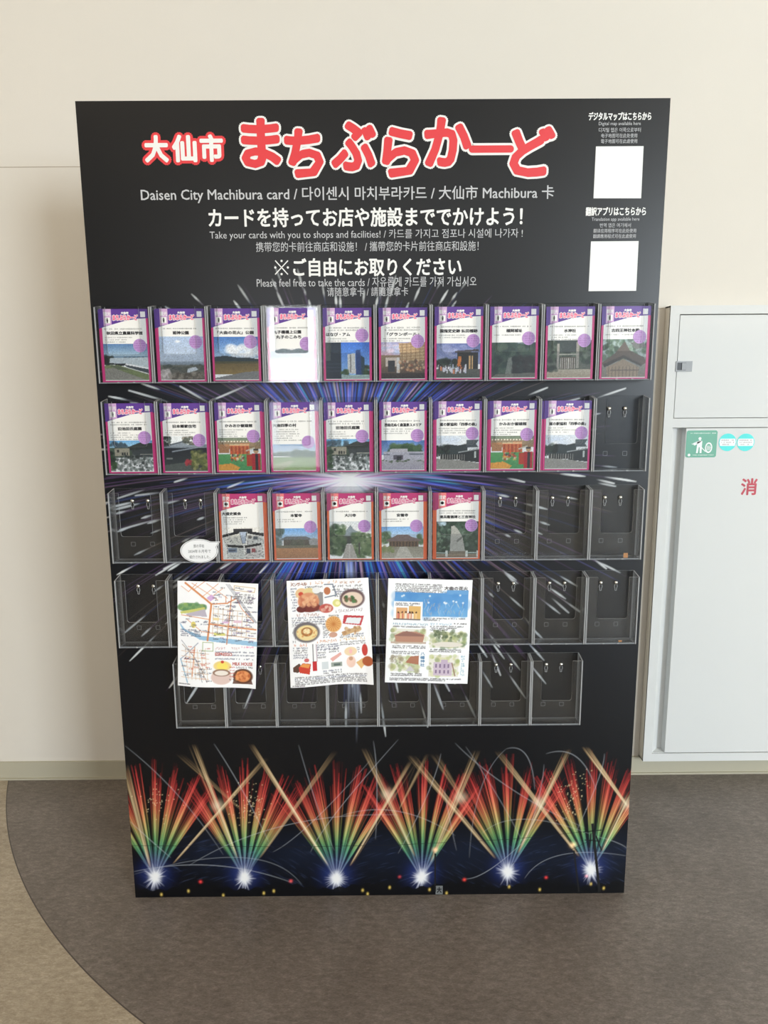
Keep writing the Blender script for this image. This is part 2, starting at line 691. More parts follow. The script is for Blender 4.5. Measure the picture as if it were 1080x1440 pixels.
# long white comets at rim (hand placed)
for (ua, va, ub, vb) in ((181, 549, 240, 566), (253, 543, 300, 570), (296, 564, 352, 540), (880, 546, 838, 560), (815, 560, 790, 567),
                         (770, 545, 742, 556), (165, 701, 205, 688), (190, 697, 230, 692), (168, 745, 222, 730), (245, 678, 265, 672),
                         (320, 686, 345, 676), (738, 678, 712, 672), (864, 680, 838, 674), (866, 684, 840, 679), (640, 962, 628, 935),
                         (632, 972, 618, 945), (704, 950, 690, 915), (756, 892, 736, 866), (800, 862, 775, 840), (230, 800, 262, 785),
                         (219, 809, 250, 790), (365, 806, 380, 790), (310, 800, 330, 788), (725, 822, 706, 800), (853, 800, 835, 786)):
    t = np.linspace(0, 1, 8)
    u, v = ub+(ua-ub)*t, vb+(va-vb)*t
    G.stroke(u, v, 0.4+1.1*np.sin(t*PI*.9), np.array([1.7, 1.75, 1.75])*(t**.9)[:, None])

# --- the row of fan fountains along the bottom
bases = [(218, 1236), (344, 1237), (473, 1238), (593, 1236), (714, 1229), (831, 1226)]
RAMP_T = np.array([0, .10, .22, .34, .46, .56, .68, .85, 1.0])
RAMP_C = np.array([(.80, .86, 1.0), (.34, .46, .78), (.10, .34, .26), (.13, .42, .12), (.38, .42, .12), (.62, .33, .10), (.90, .14, .07), (.86, .07, .06), (.55, .03, .03)])
for bi, (bx, by) in enumerate(bases):
    for a0 in (-29, -20, -10.5, 0.5, 11, 20, 29):
        for k in range(30):
            a = math.radians(a0+rr.gauss(0, 1.75))
            Lg = rr.uniform(118, 172)*(1-0.0035*abs(a0))
            t = np.linspace(0, 1, 24)
            s = 12+(Lg-12)*t
            u = bx+s*math.sin(a)*(1+.10*t)
            v = by-s*math.cos(a)*1.0
            c = np.stack([np.interp(t, RAMP_T, RAMP_C[:, q]) for q in range(3)], 1)
            w_ = rr.choice((.12, .3, .75))*rr.uniform(.6, 1.1)*(1-.55*np.clip((t-.75)/.25, 0, 1))
            lead = np.clip((t-rr.uniform(0, .35))/.2, .10, 1)
            G.stroke(u, v, 0.4+0.4*t, 1.5*c*(w_*lead)[:, None])
    # burst at the nozzle
    for k in range(60):
        a = rr.uniform(0, 2*PI)
        t = np.linspace(0, 1, 6)
        L_ = rr.uniform(7, 19)
        G.stroke(bx+L_*t*math.cos(a), by-2-L_*t*math.sin(a)*1.25, 0.9-.5*t, np.array([.85, .88, 1.1])*(1-t**2)[:, None]*1.1)
    G.blob(bx, by-3, 7.5, (3.2, 3.3, 3.6), 1.8, 9)
    G.blob(bx, by-8, 24, (.015, .03, .16), 1.6)
# gold searchlight beams crossing between the fountains
beams = [(212, 1222, 176, 1075, 1.0), (243, 1215, 374, 1066, 1.0), (334, 1207, 272, 1046, 1.1), (364, 1208, 470, 1056, .45),
         (462, 1218, 353, 1046, 1.25), (492, 1218, 578, 1070, 1.0), (584, 1205, 512, 1052, 1.0), (606, 1213, 672, 1055, 1.2),
         (697, 1208, 575, 1062, 1.1), (728, 1200, 799, 1053, 1.25), (815, 1205, 700, 1056, 1.1), (846, 1198, 886, 1112, 1.0),
         (884, 1136, 822, 1050, 1.4), (340, 1140, 250, 1060, .25), (560, 1140, 600, 1060, .3), (655, 1130, 610, 1060, .35)]
for (ua, va, ub, vb, g_) in beams:
    for k in range(9):
        t = np.linspace(0, 1, 16)
        j = rr.gauss(0, 1)
        u = ua+(ub-ua)*t+j*(0.8+2.6*t)
        v = va+(vb-va)*t
        fade = np.clip(t/.12, 0, 1)*np.clip((1-t)/.35, 0, 1)
        G.stroke(u, v, 0.5+0.4*t, np.array([.66, .44, .22])*rr.uniform(.3, .95)*g_*fade[:, None])
for (u_, v_) in ((306, 1133), (545, 1117), (758, 1128), (648, 1122), (882, 1131)):
    G.blob(u_, v_, 9, (.50, .40, .26), 1.5)
# thin white comets and arcs


def arc(pts, col=(.42, .45, .5), wd=.65, gain=1.0):
    P = np.array(pts, float)
    s = np.linspace(0, len(P)-1, 40)
    if len(P) == 3:
        t = s/2
        B_ = np.outer((1-t)*(1-2*t), P[0])+np.outer(4*t*(1-t), P[1])+np.outer(t*(2*t-1), P[2])
    else:
        B_ = np.stack([np.interp(s, range(len(P)), P[:, q]) for q in (0, 1)], 1)
    tt = np.linspace(0, 1, 40)
    G.stroke(B_[:, 0], B_[:, 1], wd+0*tt, np.array(col)*gain*(0.25+.75*np.sin(tt*PI)**.5)[:, None])


for pts in (((176, 1049), (250, 1118), (314, 1202)), ((301, 1046), (340, 1110), (378, 1184)), ((183, 1155), (210, 1180), (240, 1206)),
            ((187, 1230), (340, 1206), (424, 1244)), ((187, 1226), (300, 1217), (410, 1241)), ((266, 1217), (400, 1161), (560, 1146)),
            ((480, 1147), (560, 1141), (640, 1175)), ((384, 1198), (440, 1155), (520, 1070)), ((437, 1198), (475, 1140), (560, 1040)),
            ((420, 1048), (445, 1130), (470, 1196)), ((660, 1206), (676, 1110), (712, 1053)), ((712, 1053), (740, 1062), (752, 1110)),
            ((678, 1172), (740, 1152), (838, 1176)), ((640, 1045), (720, 1110), (822, 1164)), ((838, 1176), (870, 1186), (884, 1196)),
            ((625, 1110), (632, 1150), (642, 1196)), ((525, 1042), (530, 1100), (528, 1180)), ((655, 1050), (700, 1120), (735, 1184)),
            ((768, 1060), (810, 1064), (838, 1110)), ((738, 1235), (790, 1202), (884, 1204)), ((655, 1236), (690, 1222), (740, 1180)),
            ((560, 1200), (600, 1120), (620, 1060)), ((765, 1075), (758, 1120), (740, 1180)), ((850, 1060), (840, 1100), (810, 1170))):
    arc(pts, gain=rr.uniform(.7, 1.2))
# blue smoke streaks low in the picture
for k in range(330):
    u_, v_ = rr.uniform(190, 880), rr.uniform(1180, 1244)
    L_ = rr.uniform(8, 26)
    t = np.linspace(0, 1, 6)
    sl = -0.45 if (u_ % 240) < 120 else 0.4
    G.stroke(u_+L_*t, v_+L_*sl*t+3*t*t, 0.8+0*t, np.array([.03, .045, .10])*rr.uniform(.2, 1)*np.sin(t*PI)[:, None])
for u_ in (420, 540, 650, 760, 860, 300):
    G.blob(u_, 1200, 60, (.003, .006, .016), 1.4, 40)
# gold glitter clusters
for (cu, cv_) in ((222, 1127), (358, 1128), (801, 1128), (345, 1135), (812, 1105)):
    for k in range(42):
        u_, v_ = cu+rr.gauss(0, 11), cv_+rr.gauss(0, 13)
        x_, y_ = G.grid([u_], [v_])
        G.splat(x_, y_, np.array([[1.5, 1.15, .6]])*rr.uniform(.4, 1))
acc = G.acc
# ground strip hides everything at the very bottom
yy, xx = np.mgrid[0:GH, 0:GW]
strip_z = GH-1-(0.0265/BH)*GH
edge = strip_z+4*np.sin(xx*.05)+2*np.sin(xx*.31)
below = (yy > edge)
acc[below] *= 0.03
rng = np.random.default_rng(3)
bgc = np.zeros((GH, GW, 3))
tv = (yy/GH)
ctop, cmid, cbot = lin((0.07, 0.07, 0.075)), lin((0.02, 0.036, 0.068)), lin((0.012, 0.02, 0.04))
tt = np.clip((tv-.20)/.14, 0, 1)[..., None]
t2 = np.clip((tv-.62)/.25, 0, 1)[..., None]
bgc = ctop*(1-tt)+cmid*tt
bgc = bgc*(1-t2)+cbot*t2
full = bgc+0.88*(1-np.exp(-1.3*acc))
G2 = Glow()
for (u_, v_, c_, r_) in ((282, 1240, (.9, .06, .06), 2.2), (409, 1239, (.9, .08, .06), 2.2), (562, 1233, (.5, .05, .05), 2.0), (653, 1237, (.9, .07, .05), 2.2),
                         (768, 1234, (.8, .06, .06), 2.0), (612, 1195, (1.0, .42, .26), 3.4), (806, 1188, (1.0, .66, .34), 4.0), (825, 1232, (.9, .2, .2), 2.0)):
    G2.blob(u_, v_, r_, c_, 1.0)
for (u_, v_) in ((227, 1258), (265, 1253), (371, 1256), (385, 1253), (510, 1252), (517, 1257), (548, 1248), (604, 1251), (628, 1256), (716, 1247),
                 (759, 1251), (831, 1243), (849, 1249), (314, 1259)):
    G2.blob(u_, v_, 1.5, (.8, .58, .14), 1.0, 2.2)
full = np.clip(full+G2.acc, 0, 1)
inkc = np.ones((GH, GW, 4), dtype=np.float32)
inkc[..., :3] = full
PRINT = print_mat('board_print', 0.33, 0.36)
gx, gz = np.meshgrid(np.linspace(-BW/2, BW/2, GW), np.linspace(BH, 0, GH))
raster_mesh('fireworks_print', gx, np.zeros_like(gx), gz, inkc, PRINT, board)

# printed silhouettes of poles, lamps and wires
SIL = mat('print_black', (9, 9, 11), 0.5)
mb = MB()


def pxl(*pts):
    return [px(u, v) for u, v in pts]


mb.polyline(pxl((833, 1158), (843, 1254)), 0.0062, -0.0003)
mb.polyline(pxl((820, 1170), (846, 1167)), 0.0022, -0.0003)
mb.polyline(pxl((822, 1181), (843, 1183)), 0.0022, -0.0003)
mb.polyline(pxl((838, 1175), (846, 1196)), 0.0035, -0.0003)
mb.polyline(pxl((831, 1172), (829, 1192)), 0.0028, -0.0003)
mb.polyline(pxl((807, 1196), (814, 1254)), 0.0042, -0.0003)
mb.polyline(pxl((612, 1200), (612, 1254)), 0.0038, -0.0003)
mb.polyline(pxl((186, 1189), (420, 1191), (560, 1188), (720, 1180), (836, 1168)), 0.0010, -0.0003)
mb.polyline(pxl((720, 1214), (800, 1196), (838, 1178)), 0.0009, -0.0003)
mb.build('pole_silhouettes', SIL, board)
sg = MB().plate(pxl((612.5, 1257.5), (622.5, 1257.5), (622.5, 1245.5), (612.5, 1245.5)), -0.0003)
sg.build('sign_patch', mat('print_grey', (112, 116, 116), 0.5), board)
it = Ink()
a, b_ = px(614, 1255.5), px(621.2, 1247)
it.text('大', a[0], b_[0], a[1], b_[1], -0.0005, 0.0006)
it.build('sign_lettering', SIL, board)

# ---- lettering of the board
WHITE = mat('ink_white', (236, 236, 234), 0.5)
GREY = mat('ink_grey', (196, 197, 200), 0.5)
RED = mat('ink_red', (222, 56, 62), 0.5)


def line(ink, s, u0, u1, v0, v1, y, bold=0.0, copies=8):
    xa, za = px(u0, (v0+v1)/2)
    xb, zb = px(u1, (v0+v1)/2)
    _, zt = px((u0+u1)/2, v0)
    _, zd = px((u0+u1)/2, v1)
    ink.text(s, xa, xb, zd, zt, y, bold, copies)


logo = [('ま', 336, 398, 163, 239.5), ('ち', 397, 458, 177.5, 253.5), ('ぶ', 462.5, 532, 167.5, 244), ('ら', 534, 592.5, 175.5, 253),
        ('か', 593.5, 666, 161.5, 238), ('ー', 656, 726, 201, 218.5), ('ど', 713.5, 783.5, 174.5, 252)]
out, inn = Ink(), Ink()
for s, u0, u1, v0, v1 in logo:
    if s == 'ー':
        for k_, y_, m_ in ((out, -0.0004, 0.0), (inn, -0.0008, 0.0046)):
            (xa, za), (xb, zb) = px(u0, v1, 0), px(u1, v0, 0)
            r_ = (zb-za)/2-m_
            zc = (za+zb)/2
            xa, xb = xa+m_+r_, xb-m_-r_
            k_.poly([(xb+r_*math.cos(q*PI/12-PI/2), zc+r_*math.sin(q*PI/12-PI/2)) for q in range(13)]+[(xa+r_*math.cos(q*PI/12+PI/2), zc+r_*math.sin(q*PI/12+PI/2)) for q in range(13)], y_)
        continue
    line(out, s, u0, u1, v0, v1, -0.0004, 0.0088, 16)
    line(inn, s, u0+2.9, u1-2.9, v0+2.9, v1-2.9, -0.0008, 0.0044, 12)
out.build('logo_outline', WHITE, board)
inn.build('logo_lettering', RED, board)
out, inn = Ink(), Ink()
for s, u0, u1, v0, v1 in (('大', 199, 241, 186, 233), ('仙', 238, 281, 185.5, 232.5), ('市', 277, 318, 185, 232)):
    line(out, s, u0, u1, v0, v1, -0.0004, 0.0078, 14)
    line(inn, s, u0+4, u1-4, v0+4, v1-4, -0.0008, 0.0022, 10)
out.build('city_name_outline', RED, board)
inn.build('city_name_lettering', WHITE, board)

def letter_part(name, m, *lines):
    k_ = Ink()
    for q in lines:
        line(k_, *q)
    return k_.build(name, m, board)


letter_part('headline_lettering', WHITE, ('カードを持ってお店や施設まででかけよう！', 293, 735, 291.5, 319, -0.0005, 0.0009))
hd = Ink()
line(hd, 'ご自由にお取りください', 412, 649, 362.5, 388.5, -0.0005, 0.0009)
# the reference mark before the second headline
for (ua, va, ub, vb) in ((387, 366.5, 405, 386), (405, 366.5, 387, 386)):
    p0, p1 = px(ua, va), px(ub, vb)
    L_ = math.hypot(p1[0]-p0[0], p1[1]-p0[1])
    nx, nz = -(p1[1]-p0[1])/L_*.0011, (p1[0]-p0[0])/L_*.0011
    hd.poly([(p0[0]-nx, p0[1]-nz), (p1[0]-nx, p1[1]-nz), (p1[0]+nx, p1[1]+nz), (p0[0]+nx, p0[1]+nz)], -0.0005)
for (ua, va) in ((396, 367), (396, 385.5), (387.2, 376.2), (404.8, 376.2)):
    p0 = px(ua, va)
    hd.poly([(p0[0]+.0024*math.cos(q*PI/4), p0[1]+.0024*math.sin(q*PI/4)) for q in range(8)], -0.0005)
hd.build('notice_lettering', WHITE, board)
letter_part('subtitle_lettering', GREY, ('Daisen City Machibura card / 다이센시 마치부라카드 / 大仙市 Machibura 卡', 198, 779, 262, 284.5, -0.0005, 0.0003, 4))
letter_part('translation_lettering', GREY, ('Take your cards with you to shops and facilities! / 카드를 가지고 점포나 시설에 나가자 !', 295, 735, 322.5, 337.5, -0.0005),
            ('携带您的卡前往商店和设施！ / 攜帶您的卡片前往商店和設施！', 360, 673, 339.5, 353.5, -0.0005))
letter_part('translation_lettering', GREY, ('Please feel free to take the cards / 자유롭게 카드를 가져 가십시오', 361, 670, 389.5, 403.5, -0.0005),
            ('请随意拿卡 / 請隨意拿卡', 460, 574, 403.5, 416.5, -0.0005))
letter_part('translation_lettering', GREY, ('Digital map available here', 842, 901, 171.3, 177.6, -0.0005), ('디지털 맵은 이쪽으로부터', 842, 901, 179.6, 186, -0.0005),
            ('电子地图可在此处使用', 845.5, 896, 187.8, 193.8, -0.0005), ('電子地圖可在此處使用', 845, 896, 195.6, 201.6, -0.0005))
letter_part('translation_lettering', GREY, ('Translation app available here', 832, 899, 305.8, 312, -0.0005), ('번역 앱은 여기에서', 843.5, 887, 313.8, 319.8, -0.0005),
            ('翻译应用程序可在此处使用', 834.5, 894.5, 321.6, 327.4, -0.0005), ('翻譯應用程式可在此處使用', 834, 894, 329.2, 335, -0.0005))
letter_part('caption_lettering', WHITE, ('デジタルマップはこちらから', 827.5, 916, 157.5, 169.5, -0.0005, 0.0005))
letter_part('caption_lettering', WHITE, ('翻訳アプリはこちらから', 823.5, 908.5, 291, 303.5, -0.0005, 0.0005))
for q in (((834.5, 279), (901.5, 279), (905, 205.5), (838, 206)), ((827.5, 409.5), (894.5, 409), (898, 339), (831, 339.5))):
    MB().plate(pxl(*q), -0.0004).build('white_square', mat('ink_patch', (238, 239, 238), 0.5), board)


# ------------------------------------------------------------------ clear card holders
def acrylic(name, tint, fac_gain, haze):
    m = bpy.data.materials.new(name)
    m.use_nodes = True
    nt = m.node_tree
    nt.nodes.clear()
    L = nt.links.new
    out_ = nt.nodes.new('ShaderNodeOutputMaterial')
    tr = nt.nodes.new('ShaderNodeBsdfTransparent')
    tr.inputs[0].default_value = tint
    gl = nt.nodes.new('ShaderNodeBsdfGlossy')
    gl.inputs['Roughness'].default_value = 0.04
    fr = nt.nodes.new('ShaderNodeFresnel')
    fr.inputs[0].default_value = 1.45
    ml = nt.nodes.new('ShaderNodeMath')
    ml.operation = 'MULTIPLY'
    ml.inputs[1].default_value = fac_gain
    mx_ = nt.nodes.new('ShaderNodeMixShader')
    L(fr.outputs[0], ml.inputs[0])
    L(ml.outputs[0], mx_.inputs[0])
    L(tr.outputs[0], mx_.inputs[1])
    L(gl.outputs[0], mx_.inputs[2])
    df = nt.nodes.new('ShaderNodeBsdfDiffuse')
    df.inputs[0].default_value = (0.8, 0.82, 0.84, 1)
    m2 = nt.nodes.new('ShaderNodeMixShader')
    m2.inputs[0].default_value = haze
    L(mx_.outputs[0], m2.inputs[1])
    L(df.outputs[0], m2.inputs[2])
    L(m2.outputs[0], out_.inputs[0])
    return m


CLEAR = acrylic('clear_acrylic', (0.97, 0.975, 0.98, 1), 0.75, 0.004)
RIM = acrylic('acrylic_lit_edge', (0.9, 0.92, 0.94, 1), 1.6, 0.42)  # whitish diffuse share paints in the highlights along the cut edges
STEEL = mat('screw_steel', (205, 205, 200), 0.22, 1.0)
SLOT = mat('keyhole_shadow_gap', (10, 11, 13), 0.6)

HW, HD, HH = 0.1146, 0.038, 0.155       # holder width, depth, front height


def holder_meshes():
    h = HW/2
    parts = []
    b = MB().box(-h, h, -0.0028, -0.0004, 0, HH+0.006, 0, (1, 'y'))
    for s in (-1, 1):
        x0 = s*0.0215
        b.polyline([(x0-.0045, .040), (x0+.0045, .040), (x0+.0045, .031), (x0-.0045, .031)], 0.0006, -0.0031, 1, True)
        k = s*0.0172
        zt = HH-0.022
        b.polyline([(k-.0022, zt-.004), (k-.0036, zt-.0095), (k-.0018, zt-.0125), (k-.0018, zt-.018), (k+.0018, zt-.018), (k+.0018, zt-.0125), (k+.0036, zt-.0095), (k+.0022, zt-.004)], 0.0012, -0.0031, 1)
        b.plate([(k-.0018, zt-.003), (k-.0032, zt-.0095), (k-.0014, zt-.0125), (k-.0014, zt-.0172), (k+.0014, zt-.0172), (k+.0014, zt-.0125), (k+.0032, zt-.0095), (k+.0018, zt-.003)][::-1][::-1], -0.00305, 2)
    parts.append(('back_plate', b, [CLEAR, RIM, SLOT], False))
    # front panel with the deep U cut-out
    xo, xi, zb, r = h-0.0028, 0.0345, HH*0.385, 0.006
    pts = [(-xo, 0.0), (xo, 0.0), (xo, HH), (xi, HH)]
    for i in range(7):
        a = i/6*PI/2
        pts.append((xi-r+r*math.cos(a), zb+r-r*math.sin(a)))
    for i in range(7):
        a = i/6*PI/2
        pts.append((-xi+r-r*math.sin(a), zb+r-r*math.cos(a)))
    pts.append((-xi, HH))
    pts.append((-xo, HH))
    f = MB()
    # split in three convex-friendly prisms so every face is clean
    f.prism(pts, -HD, -HD+0.0024, 0, 1)
    for s in (-1, 1):
        f.box(s*0.0165-.0022, s*0.0165+.0022, -HD-0.0012, -HD, 0.0006, 0.0032, 1)  # nubs in the pale edge material, standing for glints at the base
    parts.append(('front_panel', f, [CLEAR, RIM], False))
    for s in (-1, 1):
        q = MB()
        x0, x1 = (s*h-.0026, s*h) if s > 0 else (-h, -h+.0026)
        n = len(q.v)
        y0, y1 = -HD, -0.003
        q.v += [(x0, y0, 0), (x1, y0, 0), (x1, y1, 0), (x0, y1, 0), (x0, y0, HH), (x1, y0, HH), (x1, y1, HH+.006), (x0, y1, HH+.006)]
        for fc, ed in (((0, 3, 2, 1), 1), ((4, 5, 6, 7), 1), ((0, 1, 5, 4), 1), ((2, 3, 7, 6), 1), ((1, 2, 6, 5), 0), ((3, 0, 4, 7), 0)):
            q.f.append(fc)
            q.mi.append(ed)
        parts.append(('side_wall', q, [CLEAR, RIM], False))
    parts.append(('base_plate', MB().box(-h+.0028, h-.0028, -HD+.0026, -0.003, 0.0002, 0.0024, 0, (1, 'z')), [CLEAR, RIM], False))
    for s in (-1, 1):
        parts.append(('screw', MB().dome(s*0.0172, HH-0.022, -0.0029, 0.0046, 0.0032), [STEEL], True))
    return parts


proto = None


def place_holder(x, z, label, group, rz=0.0):
    global proto
    if proto is None:
        root = empty('card_holder', (x, 0, z))
        for nm, b, ms, sm_ in holder_meshes():
            b.build(nm, ms, root, sm_)
        proto = root
    else:
        root = proto.copy()
        C.objects.link(root)
        root.location = (x, 0, z)
        for ch in proto.children:
            c = ch.copy()
            C.objects.link(c)
            c.parent = root
    root.rotation_euler = (0, 0, rz)
    return tag(root, label, 'card holder', group)


# ------------------------------------------------------------------ card photos
def ph(hr):
    return Canvas(76, int(76*hr))


def sky(c, y, c0, c1):
    c.grad(0, y, c0, c1)


rp = random.Random(11)
GREENS = [(38, 58, 40), (52, 76, 48), (30, 44, 36), (70, 92, 58)]
DARKG = [(28, 38, 34), (40, 54, 46), (22, 30, 28), (60, 72, 62)]


def p_science(c):
    sky(c, .42, (84, 122, 168), (176, 196, 206))
    c.rect(0, .34, 1, .38, (110, 140, 165))
    for k in range(5):
        c.rect(.45+.1*k, .355, .51+.1*k, .375, (30, 40, 60))
    c.blobs(0, .36, .2, .56, 40, .05, DARKG, rp)
    c.poly([(.14, .40), (1, .38), (1, .66), (.55, .55), (.12, .53)], (198, 208, 214))
    c.poly([(.12, .53), (.5, .54), (.45, .60), (.3, .6)], (40, 44, 50))
    c.poly([(.45, .57), (1, .70), (1, .82), (.5, .64)], (70, 78, 84))
    c.poly([(0, .6), (.3, .58), (1, .84), (1, 1), (0, 1)], (120, 132, 92))
    c.poly([(0, .68), (.2, .66), (.95, 1), (0, 1)], (140, 138, 130))
    c.poly([(.1, .60), (.3, .60), (.55, .72), (.3, .70)], (96, 104, 84))


def p_river(c):
    sky(c, .65, (172, 192, 222), (186, 198, 214))
    c.ell(.42, .12, .06, .03, (235, 238, 244), .9, .8)
    c.grad(.58, .68, (150, 164, 182), (110, 120, 128))
    c.grad(.66, 1, (104, 106, 100), (84, 80, 74))
    c.blobs(.1, .66, 1, .8, 60, .06, [(70, 76, 68), (96, 96, 88), (60, 70, 70)], rp, flat=.5)
    c.poly([(.62, .74), (.8, .70), (.86, .76), (.7, .82), (1, .88), (1, .9), (.6, .84)], (190, 198, 206))
    c.blobs(0, .78, .22, 1, 70, .05, [(186, 178, 178), (150, 142, 140), (205, 196, 196)], rp)
    c.blobs(.2, .85, 1, 1, 60, .05, [(110, 100, 90), (140, 132, 122), (80, 74, 66)], rp)


def p_field(c):
    sky(c, .5, (70, 118, 186), (160, 186, 214))
    c.blobs(.35, .22, 1, .46, 60, .10, [(236, 238, 242), (214, 220, 228)], rp, .7, .6)
    c.poly([(0, .47), (.25, .44), (.5, .48), (.8, .49), (1, .52), (1, .6), (0, .6)], (44, 58, 66))
    c.grad(.58, .88, (104, 88, 58), (140, 118, 72))
    c.grad(.57, .63, (70, 74, 54), (92, 84, 58))
    c.poly([(0, .96), (.7, .82), (1, .80), (1, 1), (0, 1)], (126, 126, 126))


def p_hill_pale(c):  # pale tones carry the glare that washes over this card
    sky(c, 1, (226, 226, 228), (210, 216, 222))
    c.poly([(0, .08), (.2, .05), (.3, 0), (.5, .06), (.66, 0), (.8, .05), (1, .03), (1, .35), (0, .35)], (118, 130, 138))
    c.grad(.34, 1, (176, 190, 194), (150, 170, 160))
    c.rect(.0, .55, 1, .62, (196, 206, 208))


def p_tower(c):
    sky(c, 1, (52, 104, 196), (150, 190, 232))
    c.rect(0, 0, .36, 1, (34, 46, 60))
    c.rect(0, .0, .12, .5, (74, 82, 84))
    for k in range(6):
        c.rect(.02, .38+.1*k, .35, .39+.1*k, (52, 66, 84))
    c.poly([(.5, .33), (.67, .30), (.68, .86), (.5, .84)], (206, 206, 204))
    c.rect(.55, .34, .58, .82, (120, 118, 116))
    c.poly([(.69, .22), (.79, .20), (.82, .88), (.69, .88)], (40, 66, 118))
    c.poly([(.80, .36), (.88, .42), (.9, .88), (.81, .88)], (32, 62, 78))
    c.blobs(.36, .74, .5, .88, 20, .04, GREENS, rp)
    c.blobs(.9, .66, 1, .88, 20, .05, GREENS, rp)
    c.rect(.36, .88, 1, 1, (150, 168, 168))
    c.rect(.55, .88, .98, .91, (176, 208, 206))


def p_interior(c):
    sky(c, .4, (150, 140, 184), (224, 186, 196))
    c.blobs(0, 0, .5, .3, 30, .1, [(176, 190, 222), (226, 204, 214)], rp, .6, .5)
    c.grad(.35, 1, (150, 128, 104), (70, 58, 54))
    c.poly([(.4, .04), (1, .0), (1, .5), (.45, .5)], (188, 160, 124))
    for k in range(6):
        c.line(.42, .08+.08*k, 1, .02+.085*k, .012, (140, 108, 76))
        c.line(.48+.1*k, .05, .48+.1*k, .5, .01, (120, 92, 70))
    c.rect(.1, .42, .36, .66, (206, 190, 178))
    c.rect(.16, .5, .32, .8, (58, 58, 64))
    c.rect(.36, .42, .42, .9, (210, 206, 204))
    c.blobs(.4, .5, 1, .8, 60, .03, [(196, 150, 110), (90, 70, 60), (220, 190, 160), (150, 90, 70)], rp)
    c.grad(.84, 1, (64, 54, 52), (48, 42, 44))


def p_gate(c):
    sky(c, .6, (98, 112, 166), (146, 154, 190))
    c.blobs(0, .05, .8, .45, 30, .14, [(124, 134, 180), (160, 166, 200), (86, 98, 150)], rp, .5, .5)
    c.blobs(0, .5, .45, .64, 40, .06, DARKG, rp)
    c.poly([(.42, .22), (.95, .17), (.97, .24), (.42, .27)], (70, 66, 72))
    c.rect(.48, .26, .95, .74, (42, 42, 44))
    for x_ in (.74, .80):
        c.rect(x_, .36, x_+.035, .74, (208, 170, 120))
    c.poly([(.5, .38), (.57, .38), (.54, .8), (.46, .8)], (206, 122, 62))
    c.grad(.74, 1, (92, 92, 88), (78, 84, 78))
    for k in range(46):
        x_, y_ = rp.uniform(.02, .66), rp.uniform(.60, .76)
        q = rp.choice([(226, 226, 232), (206, 200, 212), (178, 184, 206), (214, 128, 84), (70, 60, 66)])
        c.rect(x_, y_, x_+.035, y_+.12, q, .9)
        c.ell(x_+.018, y_-.015, .014, .016, (60, 48, 44))


def p_forest(c):
    c.grad(0, 1, (64, 84, 84), (60, 64, 62))
    c.poly([(0, 0), (.5, 0), (1, .14), (1, 0)], (150, 164, 176))
    c.blobs(0, .05, 1, .9, 190, .09, [(40, 60, 58), (58, 80, 70), (34, 46, 48), (76, 92, 80)], rp, .7)
    c.poly([(.3, 1), (.38, .45), (.46, .42), (.5, 1)], (128, 132, 126), .8)
    c.blobs(.5, .4, 1, 1, 60, .07, [(30, 34, 38), (44, 44, 46)], rp)
    c.poly([(.1, .9), (1, .86), (1, 1), (0, 1)], (112, 112, 104), .8)


def p_shrine(c):
    c.grad(0, .8, (70, 84, 72), (90, 94, 84))
    c.blobs(0, 0, 1, .6, 170, .07, [(40, 56, 44), (62, 78, 60), (30, 38, 34), (100, 112, 96)], rp)
    c.rect(.22, 0, .66, .34, (52, 60, 62), .7)
    c.rect(.26, .36, .66, .40, (172, 168, 156))
    c.rect(.22, .10, .28, .78, (150, 146, 138))
    c.rect(.66, .04, .72, .74, (150, 146, 136))
    c.rect(.3, .44, .64, .76, (92, 84, 74))
    for k in range(8):
        c.rect(.3+.045*k, .48, .315+.045*k, .76, (196, 190, 180))
    c.grad(.78, 1, (176, 166, 148), (160, 148, 128))
    c.blobs(.0, .7, .22, .82, 14, .05, DARKG, rp)


def p_roof(c):
    c.grad(0, 1, (150, 172, 170), (120, 110, 100))
    c.blobs(0, 0, 1, .55, 120, .06, [(70, 96, 70), (104, 130, 100), (176, 192, 190), (50, 70, 54)], rp)
    c.poly([(.0, .62), (.3, .36), (.5, .06), (.62, .30), (.95, .48), (1, .62), (.9, .7), (.5, .5), (.05, .72)], (92, 80, 70))
    c.poly([(.02, .66), (.48, .42), (.9, .66), (.9, .72), (.48, .5), (.06, .74)], (60, 52, 48))
    c.poly([(.1, .74), (.48, .52), (.85, .74), (.82, 1), (.14, 1)], (150, 132, 112))
    for k in range(9):
        c.line(.16+.08*k, .72, .16+.08*k, 1, .014, (94, 80, 68))
    c.rect(.2, .80, .85, .83, (100, 86, 74))
    c.poly([(.62, .1), (.9, .04), (.98, .2), (.75, .28)], (110, 112, 108))


def p_garden(c):
    sky(c, .25, (98, 158, 206), (160, 196, 216))
    c.blobs(0, .08, .5, .26, 24, .05, [(44, 60, 74), (60, 78, 90)], rp)
    c.grad(.24, .55, (82, 98, 80), (64, 78, 66))
    c.poly([(.42, .22), (.7, .08), (1, .1), (1, .32), (.5, .34)], (48, 54, 52))
    c.poly([(.5, .32), (1, .28), (1, .56), (.55, .56)], (62, 68, 70))
    c.rect(.12, .26, .46, .50, (164, 158, 140))
    c.rect(.17, .29, .22, .38, (60, 58, 54))
    for k in range(3):
        c.rect(.28+.055*k, .38, .31+.055*k, .48, (52, 54, 54))
    c.rect(.7, .44, 1, .47, (168, 168, 156))
    c.blobs(0, .5, 1, 1, 220, .035, [(88, 96, 92), (52, 60, 58), (150, 154, 152), (112, 122, 116), (40, 48, 46), (176, 178, 176)], rp)
    c.blobs(0, .4, .12, .9, 30, .05, GREENS, rp)
    c.line(.92, .55, .95, .95, .03, (150, 166, 164))


